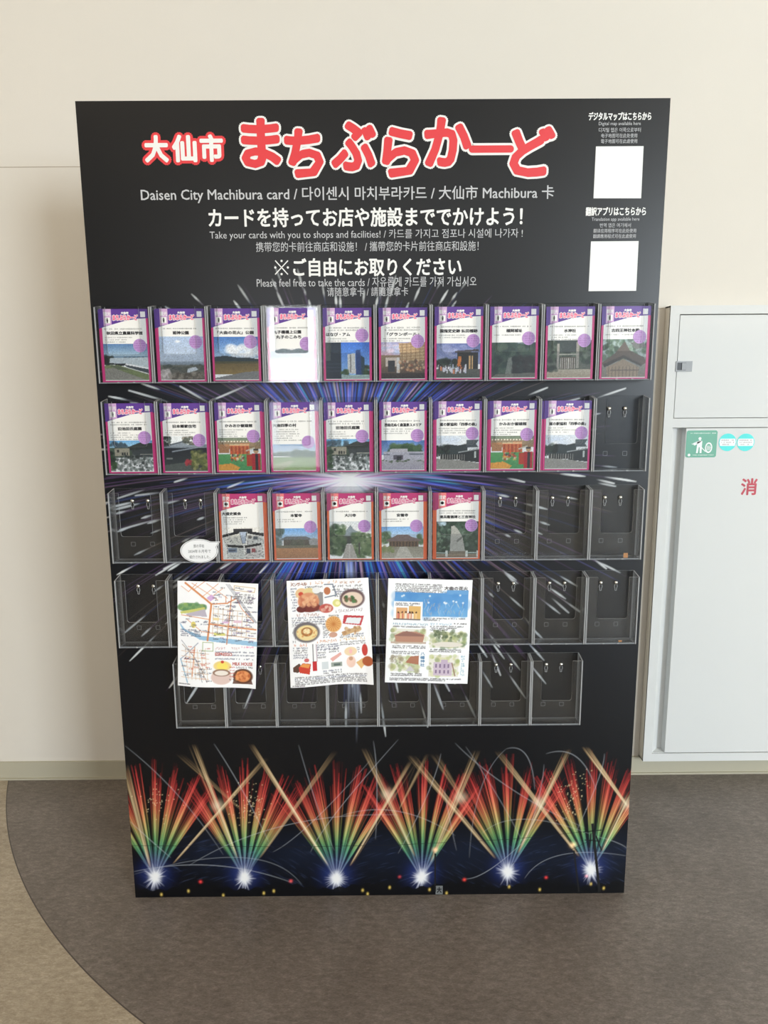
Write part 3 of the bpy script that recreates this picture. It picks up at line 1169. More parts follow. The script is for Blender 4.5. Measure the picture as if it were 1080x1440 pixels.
def p_house(c):
    c.grad(0, .4, (226, 230, 232), (216, 220, 224))
    c.blobs(0, 0, .15, .3, 30, .04, DARKG, rp)
    c.blobs(.45, .02, .75, .3, 80, .03, [(52, 60, 54), (78, 84, 76), (110, 104, 92)], rp)
    c.poly([(.0, .32), (.4, .18), (.6, .26), (1, .24), (1, .36), (0, .38)], (132, 142, 152))
    c.line(0, .3, .45, .16, .03, (70, 78, 86))
    c.grad(.34, 1, (30, 36, 44), (60, 66, 66))
    c.line(.2, .44, .9, .30, .03, (150, 158, 166))
    c.rect(.05, .62, .2, .66, (120, 124, 122))
    c.poly([(0, .82), (.5, .74), (.9, .95), (1, 1), (0, 1)], (86, 92, 88))
    c.blobs(.62, .42, 1, .95, 130, .045, [(96, 104, 56), (130, 132, 72), (70, 78, 48), (156, 152, 100)], rp)
    c.blobs(.48, .70, .62, .82, 14, .04, [(160, 44, 58), (190, 60, 70)], rp)


def p_play(c):
    c.grad(0, .35, (136, 132, 112), (150, 120, 90))
    c.rect(0, 0, 1, .10, (120, 132, 112))
    for k in range(14):
        c.ell(.04+.07*k, .12, .02, .016, (236, 230, 214))
    c.poly([(.28, .22), (.72, .18), (.74, .5), (.28, .52)], (206, 116, 72))
    for k in range(5):
        c.rect(.3+.09*k, .26, .34+.09*k, .5, (178, 78, 52))
    c.rect(.28, .2, .72, .25, (196, 176, 140))
    c.rect(.02, .2, .26, .46, (176, 126, 88))
    c.grad(.5, 1, (92, 158, 96), (76, 148, 92))
    c.poly([(0, .82), (.3, .78), (.5, .9), (.44, 1), (0, 1)], (226, 160, 72))
    c.ell(.38, .62, .1, .04, (226, 122, 60))
    c.rect(.3, .42, .33, .7, (226, 96, 54))
    c.rect(.44, .42, .47, .66, (226, 96, 54))
    c.blobs(.3, .52, .6, .72, 30, .03, [(60, 60, 60), (196, 66, 50), (226, 190, 96), (240, 226, 200)], rp)
    c.rect(.66, .52, .78, .86, (184, 62, 44))
    c.rect(.78, .48, .97, .98, (178, 40, 48))
    c.rect(.86, .5, .92, .98, (46, 40, 46))
    c.ell(.88, .42, .06, .06, (196, 160, 120))
    c.rect(.82, .34, .94, .39, (60, 54, 50))
    c.line(.66, .4, .84, .32, .03, (206, 200, 184))


def p_park(c):
    sky(c, .5, (150, 176, 208), (216, 226, 232))
    c.blobs(0, .34, .4, .5, 40, .05, [(84, 104, 92), (104, 120, 106)], rp)
    c.blobs(.45, .3, 1, .56, 70, .06, [(70, 96, 86), (96, 118, 100)], rp)
    c.grad(.5, 1, (132, 156, 108), (150, 172, 116))
    c.rect(0, .46, .4, .5, (206, 210, 206))
    c.poly([(0, .8), (.4, .62), (.5, .66), (.2, 1), (0, 1)], (186, 184, 160), .7)


def p_modern(c):
    sky(c, .5, (78, 116, 178), (150, 176, 208))
    c.poly([(.08, .42), (.35, .16), (.6, .10), (.85, .22), (1, .42), (1, .5), (.05, .5)], (62, 92, 62))
    c.blobs(.2, .18, .9, .44, 60, .06, [(54, 84, 56), (80, 108, 72)], rp)
    c.rect(.05, .38, 1, .68, (186, 184, 196))
    c.poly([(.2, .30), (.6, .28), (.6, .40), (.2, .40)], (198, 194, 202))
    c.rect(.28, .5, .5, .66, (88, 84, 96))
    c.rect(.36, .54, .46, .68, (48, 48, 56))
    c.rect(.64, .44, .98, .5, (120, 124, 136))
    c.rect(.05, .46, .2, .5, (116, 118, 132))
    c.grad(.68, 1, (176, 172, 180), (166, 162, 176))
    c.blobs(.0, .64, 1, .74, 26, .03, [(70, 90, 60), (96, 108, 88)], rp, flat=.6)


def p_station(c):
    sky(c, .4, (204, 212, 222), (222, 226, 228))
    c.blobs(0, .1, .5, .3, 10, .16, [(186, 200, 220)], rp, .4, .4)
    c.poly([(0, .38), (.2, .3), (.32, .26), (.5, .3), (.72, .24), (.72, .6), (0, .62)], (52, 62, 64))
    c.blobs(0, .3, .3, .5, 30, .05, DARKG, rp)
    c.poly([(.70, .14), (.98, .14), (.92, .26), (.98, .36), (.7, .36)], (70, 78, 84))
    c.poly([(.55, .48), (1, .38), (1, .80), (.55, .74)], (44, 48, 50))
    c.line(.52, .50, 1, .40, .02, (190, 194, 194))
    c.rect(.1, .56, .6, .72, (44, 46, 46))
    for k in range(12):
        c.rect(.04+.055*k, .56, .055+.055*k, .73, (150, 148, 142))
    c.rect(.88, .48, .92, .66, (198, 204, 200))
    c.poly([(0, .68), (.6, .74), (1, .82), (1, 1), (0, 1)], (150, 148, 142))


def p_temple_plain(c):
    sky(c, .42, (108, 158, 214), (186, 206, 224))
    c.blobs(0, .04, .14, .6, 30, .07, [(112, 126, 124), (84, 100, 96)], rp)
    c.poly([(.1, .38), (.25, .27), (.72, .27), (.9, .40)], (104, 106, 108))
    c.rect(.18, .38, .84, .58, (92, 86, 78))
    c.blobs(.35, .38, .65, .56, 24, .06, [(74, 78, 66), (96, 98, 84)], rp)
    c.poly([(.78, .4), (.9, .32), (1, .38), (1, .56), (.8, .56)], (150, 150, 150))
    c.grad(.56, .68, (112, 110, 92), (120, 112, 96))
    c.grad(.66, 1, (178, 128, 88), (160, 116, 84))


def p_temple_trees(c):
    sky(c, .3, (206, 212, 216), (220, 222, 222))
    c.poly([(.25, .36), (.42, .22), (.5, .1), (.58, .22), (.8, .34), (.8, .4), (.22, .4)], (126, 138, 146))
    c.rect(.3, .4, .74, .6, (66, 72, 70))
    c.blobs(0, .12, .36, .9, 150, .06, [(60, 84, 58), (92, 112, 82), (44, 62, 48)], rp)
    c.blobs(.55, .34, 1, 1, 160, .06, [(96, 118, 84), (124, 140, 104), (66, 88, 62)], rp)
    c.poly([(.4, .62), (.54, .62), (.66, 1), (.3, 1)], (172, 168, 162))
    c.line(.47, .62, .47, 1, .03, (190, 186, 182))
    c.rect(.68, .58, .72, .9, (80, 80, 76))


def p_temple_wide(c):
    sky(c, .45, (120, 168, 220), (206, 218, 228))
    c.blobs(0, .22, .2, .5, 26, .06, [(72, 96, 66), (104, 126, 90)], rp)
    c.blobs(.82, .3, 1, .5, 16, .06, [(82, 106, 76)], rp)
    c.poly([(.12, .42), (.3, .32), (.38, .26), (.64, .26), (.7, .32), (.94, .42), (.94, .46), (.12, .46)], (122, 106, 104))
    c.rect(.18, .46, .88, .64, (112, 92, 76))
    for k in range(9):
        c.rect(.2+.075*k, .48, .24+.075*k, .64, (82, 70, 62))
    c.grad(.64, 1, (150, 146, 130), (172, 168, 156))
    c.poly([(.44, .64), (.6, .64), (.76, 1), (.3, 1)], (192, 188, 178))
    c.blobs(0, .62, .3, .8, 24, .04, [(126, 140, 92), (150, 150, 110)], rp)


def p_monument(c):
    c.grad(0, 1, (58, 76, 66), (64, 76, 70))
    c.blobs(0, 0, 1, .85, 260, .05, [(44, 62, 50), (70, 90, 76), (36, 50, 44), (98, 116, 104), (56, 76, 60)], rp)
    c.blobs(.05, .02, .2, .1, 8, .05, [(176, 196, 210)], rp)
    c.poly([(.36, .14), (.42, .12), (.5, .2), (.62, .42), (.70, .9), (.32, .9)], (166, 166, 160))
    c.poly([(.48, .52), (.62, .40), (.6, .48), (.5, .58)], (110, 112, 108))
    c.blobs(.0, .3, .2, .8, 24, .03, [(140, 166, 140)], rp, .6)
    c.rect(.3, .82, .72, .92, (120, 112, 100))
    c.grad(.9, 1, (140, 128, 112), (120, 106, 92))
    for x_ in (.22, .70, .96):
        c.rect(x_, .80, x_+.05, .97, (206, 210, 206))
    c.line(0, .86, .24, .87, .02, (190, 204, 200))
    c.line(.74, .86, 1, .86, .02, (190, 204, 200))


def p_papers(c):
    c.a[:] = np.array((236, 234, 228))/255
    def sheet(pts, q):
        c.poly(pts, (40, 42, 46))
        k = [(x*.97+.03*sum(a[0] for a in pts)/4, y*.97+.03*sum(a[1] for a in pts)/4) for x, y in pts]
        c.poly(k, q)
    sheet([(.02, .26), (.42, .16), (.5, .62), (.12, .72)], (214, 212, 204))
    sheet([(.58, .14), (.98, .24), (.96, .7), (.6, .62)], (210, 210, 206))
    for _ in range(120):
        x_, y_ = rp.uniform(.08, .92), rp.uniform(.3, .6)
        c.rect(x_, y_, x_+.03, y_+.012, rp.choice([(140, 140, 138), (170, 168, 160), (110, 112, 114)]))
    c.poly([(.28, .06), (.72, .06), (.72, .16), (.28, .16)], (52, 52, 56))
    c.poly([(.41, .14), (.59, .14), (.55, .52), (.47, .52)], (60, 64, 72))
    c.poly([(.425, .16), (.575, .16), (.545, .5), (.48, .5)], (176, 188, 206))
    c.poly([(.01, .24), (.41, .12), (.41, .20), (.01, .33)], (36, 38, 42))
    c.poly([(.60, .12), (.99, .2), (.99, .30), (.60, .2)], (36, 38, 42))
    c.rect(.62, .26, .70, .36, (110, 106, 104))
    c.rect(.74, .30, .84, .4, (84, 92, 100))
    sheet([(.12, .56), (.5, .6), (.5, 1.0), (.10, .96)], (206, 208, 204))
    sheet([(.52, .6), (.92, .52), (.98, .94), (.56, 1.0)], (214, 208, 204))
    for _ in range(140):
        x_, y_ = rp.uniform(.14, .92), rp.uniform(.68, .95)
        c.rect(x_, y_, x_+.03, y_+.012, rp.choice([(140, 140, 138), (170, 168, 160), (120, 122, 124)]))
    c.poly([(.12, .54), (.5, .58), (.5, .66), (.12, .62)], (34, 36, 40))
    c.poly([(.52, .58), (.92, .50), (.92, .57), (.52, .66)], (34, 36, 40))
    c.rect(.13, .65, .34, .8, (120, 136, 156))
    c.rect(.15, .7, .3, .76, (66, 78, 96))
    c.rect(.57, .68, .66, .82, (56, 66, 84))
    c.rect(.68, .68, .77, .8, (156, 84, 88))


# ------------------------------------------------------------------ cards
PAPER = mat('card_white', (240, 239, 236), 0.4)
MAGENTA = mat('card_magenta', (214, 52, 128), 0.4)
ORANGE = mat('card_orange', (226, 104, 62), 0.4)
PURPLE = mat('card_purple', (88, 48, 142), 0.4)
WINE = mat('card_wine', (176, 48, 108), 0.4)
LILAC = mat('card_lilac_tag', (206, 166, 206), 0.4)
SALMON = mat('card_salmon_tag', (226, 122, 124), 0.4)
STAMP = mat('card_stamp', (184, 142, 200), 0.4)
STAMPD = mat('card_stamp_ink', (138, 86, 160), 0.4)
PINK = mat('card_logo_pink', (238, 84, 132), 0.4)
CINK = mat('card_ink', (30, 28, 30), 0.5)
PHOTO = print_mat('card_photo_print', 0.4, 0.4)
CW, CH = 0.101, 0.148


def card_body(name, hist, parent=None):
    return MB().box(-CW/2, CW/2, -0.0004, 0.0004, 0, CH).build(name, ORANGE if hist else MAGENTA, parent)


def make_card(x, z, d, label, group, titles, caption, infos, ptop, painter, stamp, seed, hist=False, tilt=0.0, lean=0.0, title_left=None):
    """a card: magenta or orange sheet with header band, tag, lettering, photo and stamp"""
    rnd = random.Random(seed)
    root = empty('place_card', (x, d, z), label, 'card', group)
    root.rotation_euler = (lean, tilt, 0)
    sh = MB().box(-CW/2, CW/2, -0.0004, 0.0004, 0, CH)
    sh.build('card_sheet', ORANGE if hist else MAGENTA, root)
    X = lambda f: -CW/2+f*CW
    Z = lambda f: CH*(1-f)
    y = -0.0006
    MB().plate([(X(.045), Z(.985)), (X(.952), Z(.985)), (X(.952), Z(.08)), (X(.045), Z(.08))], y).build('white_field', PAPER, root)
    y -= 0.00015
    MB().plate([(X(0), Z(.262)), (X(.045), Z(.256)), (X(.075), Z(.244)), (X(.25), Z(.212)), (X(.5), Z(.165)), (X(.78), Z(.133)), (X(1), Z(.125)), (X(1), Z(0)), (X(0), Z(0))], y).build('header_band', WINE if hist else PURPLE, root)
    y -= 0.00015
    tg = MB().plate([(X(.085), Z(.232)), (X(.25), Z(.212)), (X(.25), Z(.0)), (X(.085), Z(.0))], y, 0)
    tg.plate([(X(.108), Z(.195)), (X(.222), Z(.195)), (X(.222), Z(.115)), (X(.108), Z(.115))], y-.0001, 1)
    if hist:
        tg.disc(X(.165), Z(.152), CW*.034, y-.0002, 2, 16)
        tg.plate([(X(.13), Z(.163)), (X(.2), Z(.163)), (X(.2), Z(.148)), (X(.13), Z(.148))], y-.0002, 2)
    else:
        tg.disc(X(.165), Z(.132), CW*.014, y-.0002, 2, 10)
        tg.plate([(X(.15), Z(.168)), (X(.18), Z(.168)), (X(.184), Z(.142)), (X(.146), Z(.142))], y-.0002, 2)
        tg.plate([(X(.153), Z(.19)), (X(.163), Z(.19)), (X(.166), Z(.168)), (X(.152), Z(.168))], y-.0002, 2)
        tg.plate([(X(.167), Z(.19)), (X(.177), Z(.19)), (X(.178), Z(.168)), (X(.164), Z(.168))], y-.0002, 2)
    tg.build('category_tag', [SALMON if hist else LILAC, PAPER, CINK], root)
    t = Ink()
    t.text('歴史' if hist else '観光', X(.092), X(.243), Z(.098), Z(.038), y-.0002, 0.0002, 4)
    t.text('大仙市', X(.45), X(.61), Z(.072), Z(.036), y, 0.0004, 6)
    o_ = Ink().text('まちぶらかーど', X(.265), X(.80), Z(.163), Z(.072), y, 0.0013, 10)
    o_.v += t.v
    o_.f += [tuple(i+o_.n for i in q) for q in t.f]
    o_.build('white_lettering', WHITE, root)
    Ink().text('まちぶらかーど', X(.275), X(.79), Z(.155), Z(.080), y-.0002, 0.0005, 6).build('logo_lettering', mat('card_logo_wine', (206, 70, 130), .4) if hist else PINK, root)
    MB().plate([(X(.845), Z(.112)), (X(.945), Z(.112)), (X(.945), Z(.036)), (X(.845), Z(.036))], y).build('white_square', PAPER, root)
    # text block
    k = Ink()
    zt = .27
    for i in range(caption):
        k.dashes(X(rnd.uniform(.08, .13)), X(rnd.uniform(.84, .9)), Z(zt), .0029, y, rnd, .88)
        zt += .033
    for s in titles:
        wch = min(0.78, 0.083*len(s))
        hgt = .05
        x0 = title_left if title_left is not None else .5-wch/2
        k.text(s, X(x0), X(x0+wch), Z(zt+hgt), Z(zt), y, 0.00038, 6)
        zt += hgt+.018
    zt += .016
    for i in range(infos):
        k.dashes(X(.09), X(rnd.uniform(.45, .76)), Z(zt), .0024, y, rnd, .82)
        zt += .031
    k.build('caption_lettering', CINK, root)
    hgt = (.975-ptop)*CH
    cv = ph(hgt/(.907*CW))
    painter(cv)
    flat_raster('photo', X(.045), X(.952), Z(.975), Z(ptop), y-.0001, cv, PHOTO, root)
    if stamp:
        sx, sz, r = X(stamp[0]), Z(stamp[1]), .0138
        st = MB().disc(sx, sz, r, y-.0004, 0, 36)
        st.build('stamp', STAMP, root)
        d_ = Ink()
        for i in range(5):
            hw = math.sqrt(max(0, .0118**2-((i-2)*.0046)**2))
            d_.dashes(sx-hw, sx+hw, sz+(i-2)*.0046, .0026, y-.0006, rnd, .75)
        d_.build('stamp_lettering', STAMPD, root)
    return root


ROWZ = [1.2405, 1.0475, 0.8525, 0.6575, 0.4635]
COL = [(-4.5+i)*0.1161 for i in range(10)]
ROWNAME = ['top row', 'second row', 'third row', 'fourth row', 'bottom row']
ORD = ['first', 'second', 'third', 'fourth', 'fifth', 'sixth', 'seventh', 'eighth', 'ninth', 'tenth']

cards = {
    (0, 0): (['秋田県立農業科学館'], 1, 3, .475, p_science, (.80, .50), 'purple-topped card with a long white roof beside a green lawn', None),
    (0, 1): (['姫神公園'], 1, 0, .38, p_river, (.80, .455), 'purple-topped card with pale sky over a far river valley', None),
    (0, 2): (['「大曲の花火」公園'], 1, 0, .385, p_field, (.80, .455), 'purple-topped card with blue sky and cloud over a brown field', None),
    (0, 3): (['丸子橋橋上公園', '・丸子のこみち'], 1, 0, .555, p_hill_pale, (.80, .49), 'purple-topped card with two title lines above pale grey hills', .12),
    (0, 4): (['はなび・アム'], 2, 3, .47, p_tower, (.80, .375), 'purple-topped card with a glass tower under deep blue sky', .06),
    (0, 5): (['「グランポール」'], 2, 2, .47, p_interior, (.80, .46), 'purple-topped card with a shop interior under pinkish sky mural', None),
    (0, 6): (['国指定史跡 払田柵跡'], 1, 2, .50, p_gate, (.80, .465), 'purple-topped card with a crowd before a dark gate', None),
    (0, 7): (['楢岡城址'], 1, 1, .49, p_forest, (.80, .435), 'purple-topped card with a path through dark green forest', None),
    (0, 8): (['水神社'], 1, 3, .46, p_shrine, (.80, .465), 'purple-topped card with a small shrine among trees', None),
    (0, 9): (['古四王神社本殿'], 1, 1, .45, p_roof, (.80, .42), 'purple-topped card with a peaked brown shrine roof close up', None),
    (1, 0): (['旧池田氏庭園'], 2, 4, .53, p_garden, (.80, .49), 'garden pond card at the outer end of the second row', None),
    (1, 1): (['旧本郷家住宅'], 1, 4, .47, p_house, (.80, .53), 'purple-topped card with an old black house under white sky', None),
    (1, 2): (['かみおか嶽雄館'], 1, 4, .50, p_play, (.80, .48), 'orange and green playroom card between black house and park cards', None),
    (1, 3): (['大曲四季の村'], 1, 6, .60, p_park, (.80, .57), 'purple-topped card with a pale green park lawn', .06),
    (1, 4): (['旧池田氏庭園'], 2, 4, .525, p_garden, (.80, .485), 'garden pond card between park lawn and white building cards', None),
    (1, 5): (['西仙北ぬく森温泉ユメリア'], 1, 3, .55, p_modern, (.80, .48), 'purple-topped card with a white building below a green hill', None),
    (1, 6): (['道の駅協和「四季の森」'], 1, 3, .49, p_station, (.80, .46), 'black roadside station card beside the white building card', None),
    (1, 7): (['かみおか嶽雄館'], 1, 4, .50, p_play, (.80, .48), 'orange and green playroom card between two black roadside station cards', None),
    (1, 8): (['道の駅協和「四季の森」'], 1, 3, .49, p_station, (.80, .46), 'black roadside station card next to the empty holder', None),
    (2, 2): (['大盛史談会'], 0, 4, .50, p_papers, None, 'orange-edged card with overlapping newspaper pages', .06),
    (2, 3): (['本誓寺'], 1, 2, .52, p_temple_plain, (.80, .50), 'orange-edged card with a temple over orange-brown ground', None),
    (2, 4): (['大川寺'], 1, 0, .42, p_temple_trees, (.80, .49), 'orange-edged card with a stone path between green trees', None),
    (2, 5): (['安養寺'], 1, 2, .50, p_temple_wide, (.80, .49), 'orange-edged card with a wide low temple under blue sky', None),
    (2, 6): (['清兵衛翁碑と三吉神社'], 2, 0, .43, p_monument, (.80, .49), 'orange-edged card with a grey stone monument among trees', None),
}
SHIFT = {(1, 0): .0036, (1, 1): .0042, (1, 2): .0036, (1, 3): .0034, (1, 4): .0034, (1, 6): -.0030, (1, 7): -.0030, (1, 8): -.0040, (2, 2): .0028, (2, 3): .0024,
         (2, 5): .0026, (2, 6): -.0026, (0, 1): -.0020, (0, 0): -.0018, (0, 9): .0018}
rc = random.Random(5)
for r in range(5):
    n = 10 if r < 4 else 8
    for i in range(n):
        x = COL[i] if r < 4 else (-3.5+i)*0.1158
        z = ROWZ[r]
        if (r, i) in cards:
            what = cards[(r, i)][6]
            short = what.replace('purple-topped card with ', '').replace('orange-edged card with ', '')
            if len(short.split()) > 9:
                short = ' '.join(short.split()[:9])
            lab = f'clear holder around the card of {short}' if 'card with' in what else f'clear holder around the {short}'
            grp = 'filled card holders'
        else:
            side = {0: '', 1: '', 2: '', 3: '', 4: ''}[r]
            lab = f'empty clear acrylic holder, {ORD[i]} from left in the {ROWNAME[r]}'
            grp = 'empty card holders'
        rz = 0.0
        place_holder(x, z, lab, grp, rz)
        if (r, i) in cards:
            t_, cap, inf, pt, pf, st, lab, tl = cards[(r, i)]
            sh = SHIFT.get((r, i), 0.0)
            d = -HD+0.0062
            make_card(x-sh*.5+rc.uniform(-.0006, .0006), z+0.0026+rc.uniform(0, .0012), d, lab, 'cards in the holders', t_, cap, inf, pt, pf, st, 100+r*10+i, r == 2, rc.uniform(-.004, .004), 0.0, tl)
            if sh:
                # the next card of the pile peeps out beside the front one
                b = card_body('place_card', r == 2)
                b.location = (x+sh*.62, d+0.0016, z+0.0026)
                short = ' '.join(lab.replace('purple-topped card with ', '').replace('orange-edged card with ', '').replace(' card', ' one').split()[:11])
                tag(b, 'hidden card peeping out behind '+('' if 'one' in short.split() else 'the card of ')+short, 'card', 'cards behind the front cards')
                hb = MB().plate([(-CW/2, CH*.74), (CW/2, CH*.875), (CW/2, CH), (-CW/2, CH)], -0.0006)
                hb.build('header_band', WINE if r == 2 else PURPLE, b)

# ------------------------------------------------------------------ things on the holders
# speech-bubble note on the second holder of the third row
bub = empty('speech_bubble_note', (0, 0, 0), 'white oval speech-bubble note stuck on an empty holder beside the newspaper card', 'note')
yb = -HD-0.0016
c0, c1 = px(253.5, 775, yb), px(306.5, 775, yb)
_, zt_ = px(280, 758, yb)
_, zb_ = px(280, 791.5, yb)
bx, bz, brx, brz = (c0[0]+c1[0])/2, (zt_+zb_)/2, (c1[0]-c0[0])/2, (zt_-zb_)/2
tip = px(309.5, 761.5, yb)


def bubble_pts(k):
    pts = []
    for i in range(56):
        a = 2*PI*i/56
        deg = math.degrees(a)
        if 24 < deg < 46:
            if 30 < deg < 38:
                pts.append((bx+(tip[0]-bx)*k, bz+(tip[1]-bz)*k))
            continue
        pts.append((bx+brx*k*math.cos(a), bz+brz*k*math.sin(a)))
    return pts


MB().prism(bubble_pts(1.0), yb, yb+0.0003).build('paper', mat('note_paper', (240, 241, 243), .6), bub)
NOTE = mat('note_ink', (60, 60, 62), .6)
MB().polyline(bubble_pts(0.94), 0.0006, yb-.0002, 0, True).build('outline', NOTE, bub)
nt_ = Ink()
for s, f0, f1, zc in (('旅の手帖', -.28, .28, .42), ('2024年８月号で', -.58, .62, -.02), ('紹介されました。', -.52, .58, -.50)):
    nt_.text(s, bx+brx*f0, bx+brx*f1, bz+brz*(zc-.14), bz+brz*(zc+.14), yb-.0002)
nt_.build('lettering', NOTE, bub)

# three hand-drawn sheets
SHEET = print_mat('sheet_print', 0.65, 0.35)


def paper_sheet(name, corners, cv, label, bulge, seed, flick=0.0):
    """corners TL, TR, BR, BL in photo pixels on the holder fronts"""
    y0 = -HD-0.0016
    P = [px(u, v, y0) for u, v in corners]
    root = empty(name, (0, 0, 0), label, 'poster', 'hand-drawn sheets')
    s, t = np.meshgrid(np.linspace(0, 1, cv.w), np.linspace(0, 1, cv.h))
    X = (1-s)*(1-t)*P[0][0]+s*(1-t)*P[1][0]+s*t*P[2][0]+(1-s)*t*P[3][0]
    Z = (1-s)*(1-t)*P[0][1]+s*(1-t)*P[1][1]+s*t*P[2][1]+(1-s)*t*P[3][1]
    rg = np.random.default_rng(seed)
    Y = y0-0.0008-bulge*np.abs(np.sin(s*PI+.3*t))*t**1.2-0.0018*(1-np.cos(2*PI*s*1.3+1.0*seed))*.5*t-0.001*(1+np.sin(7*s+5*t+seed))
    Y -= flick*np.clip(s+t-1.55, 0, 1)**1.5*2.0
    o = raster_mesh('paper', X, Y, Z, cv.colors(), SHEET, root)
    for p in o.data.polygons:
        p.use_smooth = True
    sol = o.modifiers.new('thickness', 'SOLIDIFY')
    sol.thickness = 0.0003
    sol.offset = -1
    return root, (X, Y, Z)


def on_sheet(grid, ink_items, m, root, name):
    X, Y, Z = grid
    h, wd = X.shape
    v, f, n = [], [], 0
    for s, u0, u1, v0, v1, bold in ink_items:
        g, fs = glyph(s)
        lo, hi = g.min(0), g.max(0)
        a = u0+(g[:, 0]-lo[0])/(hi[0]-lo[0])*(u1-u0)
        b = v1-(g[:, 1]-lo[1])/(hi[1]-lo[1])*(v1-v0)
        for dx, dy in ([(0, 0)] if not bold else [(bold, 0), (-bold, 0), (0, bold), (0, -bold)]):
            jj = np.clip(((a+dx)*(wd-1)).round().astype(int), 0, wd-1)
            ii = np.clip(((b+dy)*(h-1)).round().astype(int), 0, h-1)
            # exact place from corner blend, depth from the nearest grid point
            s_, t_ = a+dx, b+dy
            xx_ = (1-s_)*(1-t_)*X[0, 0]+s_*(1-t_)*X[0, -1]+s_*t_*X[-1, -1]+(1-s_)*t_*X[-1, 0]
            zz_ = (1-s_)*(1-t_)*Z[0, 0]+s_*(1-t_)*Z[0, -1]+s_*t_*Z[-1, -1]+(1-s_)*t_*Z[-1, 0]
            v.append(np.stack([xx_, Y[ii, jj]-0.0004, zz_], 1))
            f += [tuple(n+i for i in q) for q in fs]
            n += len(g)
    return pydata(name, np.concatenate(v), f, m, root)


INKB = (62, 66, 92)
INKN = (74, 70, 74)
rs = random.Random(21)
# --- sheet 1: street map, cafe cup and pudding
c = Canvas(190, 248, (250, 250, 252))
org = (218, 142, 90)
c.poly([(.02, .385), (.1, .46), (.3, .51), (.6, .525), (1, .55), (1, .595), (.6, .57), (.28, .548), (.06, .46)], (158, 196, 224))
c.ell(.18, .25, .18, .045, (120, 156, 112))
c.blobs(.03, .215, .35, .27, 50, .025, [(96, 140, 96), (130, 164, 110), (150, 176, 100)], rs)
c.poly([(.03, .29), (.34, .24), (.34, .28), (.05, .31)], (206, 206, 120))
c.poly([(.1, .31), (.34, .26), (.37, .33), (.12, .325)], (190, 182, 196))
for pts, wd_ in ((((.1, .02), (.42, .21), (.38, .55)), .022), (((.42, .21), (.62, .195), (.72, .15)), .014), (((.4, .395), (.98, .435)), .018), (((.67, .13), (.62, .58)), .012),
                 (((.72, .13), (.8, .24), (.95, .36)), .008), (((.05, .32), (.4, .355)), .008), (((.12, .36), (.3, .47), (.98, .52)), .007), (((.6, .13), (.6, .2)), .008),
                 (((.05, .05), (.14, .10), (.24, .02)), .006), (((.2, .08), (.34, .0)), .006), (((.3, .15), (.5, .02)), .006), (((.36, .18), (.56, .06)), .006), (((.18, .02), (.5, .17)), .006), (((.36, .02), (.62, .15)), .006)):
    c.path(list(pts), wd_, org)
for k in range(8):
    c.line(.45+.06*k, .22+.01*k, .44+.06*k, .50, .006, (206, 178, 150))
for k in range(6):
    c.line(.44, .25+.045*k, .95, .27+.05*k, .006, (206, 182, 158))
for k in range(3):
    c.line(.60+.02*k, .02, .97+.012*k, .37, .005, (120, 122, 136))
c.poly([(.36, .155), (.42, .12), (.47, .15), (.41, .185)], (214, 176, 220))
c.ell(.2, .41, .03, .03, (226, 210, 120))
c.rect(.46, .475, .60, .50, (222, 218, 130))
c.rect(.56, .365, .64, .385, (224, 190, 222))
c.rect(.70, .35, .80, .375, (232, 200, 214))
c.rect(.45, .335, .52, .36, (240, 222, 170))
c.path([(.70, .03), (.96, .045), (.95, .085), (.70, .07), (.70, .03)], .006, (204, 170, 112))
for k in range(110):
    x_, y_ = rs.uniform(.42, .93), rs.uniform(.03, .56)
    c.scrawl(x_, y_, x_+rs.uniform(.03, .07), .011, rs.choice([INKB, INKN, (110, 84, 130)]), rs, .75)
for k in range(5):
    c.scrawl(.72, .11+.018*k, .94, .012, INKN, rs, .8)
for k in range(4):
    c.scrawl(.04, .46+.018*k, .3, .012, INKB, rs, .85)
for k in range(16):
    x_, y_ = rs.uniform(.04, .36), rs.uniform(.32, .48)
    c.scrawl(x_, y_, x_+.05, .011, INKB, rs, .7)
c.path([(.06, .60), (.2, .70), (.3, .82), (.38, .95)], .008, (170, 150, 140))
c.path([(.26, .58), (.1, .70), (.04, .74)], .012, (176, 180, 196))
c.path([(.05, .56), (.25, .75), (.32, .95)], .007, (150, 150, 160))
c.path([(.04, .74), (.08, .84), (.13, .96)], .014, (150, 186, 212))
for k in range(6):
    c.line(.05, .66+.05*k, .4, .68+.048*k, .005, (214, 178, 146))
    c.line(.1+.05*k, .64, .14+.05*k, .93, .005, (214, 178, 146))
c.line(.22, .62, .19, .9, .01, org)
for k in range(40):
    x_, y_ = rs.uniform(.05, .38), rs.uniform(.6, .94)
    c.scrawl(x_, y_, x_+.06, .011, rs.choice([INKB, (190, 90, 70), INKN]), rs, .75)
c.path([(.32, .57), (.45, .57), (.45, .65), (.32, .65), (.32, .57)], .007, (150, 170, 110))
c.scrawl(.48, .62, .78, .030, (196, 140, 140), rs, .95)
for y_ in (.655, .685, .72):
    c.scrawl(.48, y_, .96, .014, INKB, rs, .8)
c.scrawl(.8, .605, .96, .014, (226, 110, 150), rs)
c.ell(.57, .79, .11, .05, (240, 214, 140))
c.ell(.57, .79, .07, .035, (248, 226, 110))
c.ell(.57, .75, .02, .014, (206, 70, 50))
c.ell(.56, .90, .13, .07, (226, 200, 192))
c.ell(.56, .855, .11, .035, (150, 116, 96))
c.ell(.56, .858, .085, .025, (240, 230, 220))
c.poly([(.74, .83), (.9, .83), (.96, .96), (.70, .96)], (120, 92, 84))
c.ell(.83, .885, .125, .072, (96, 60, 44))
c.ell(.83, .885, .095, .055, (216, 136, 84))
c.blobs(.75, .85, .91, .92, 30, .02, [(186, 96, 56), (232, 160, 104)], rs)
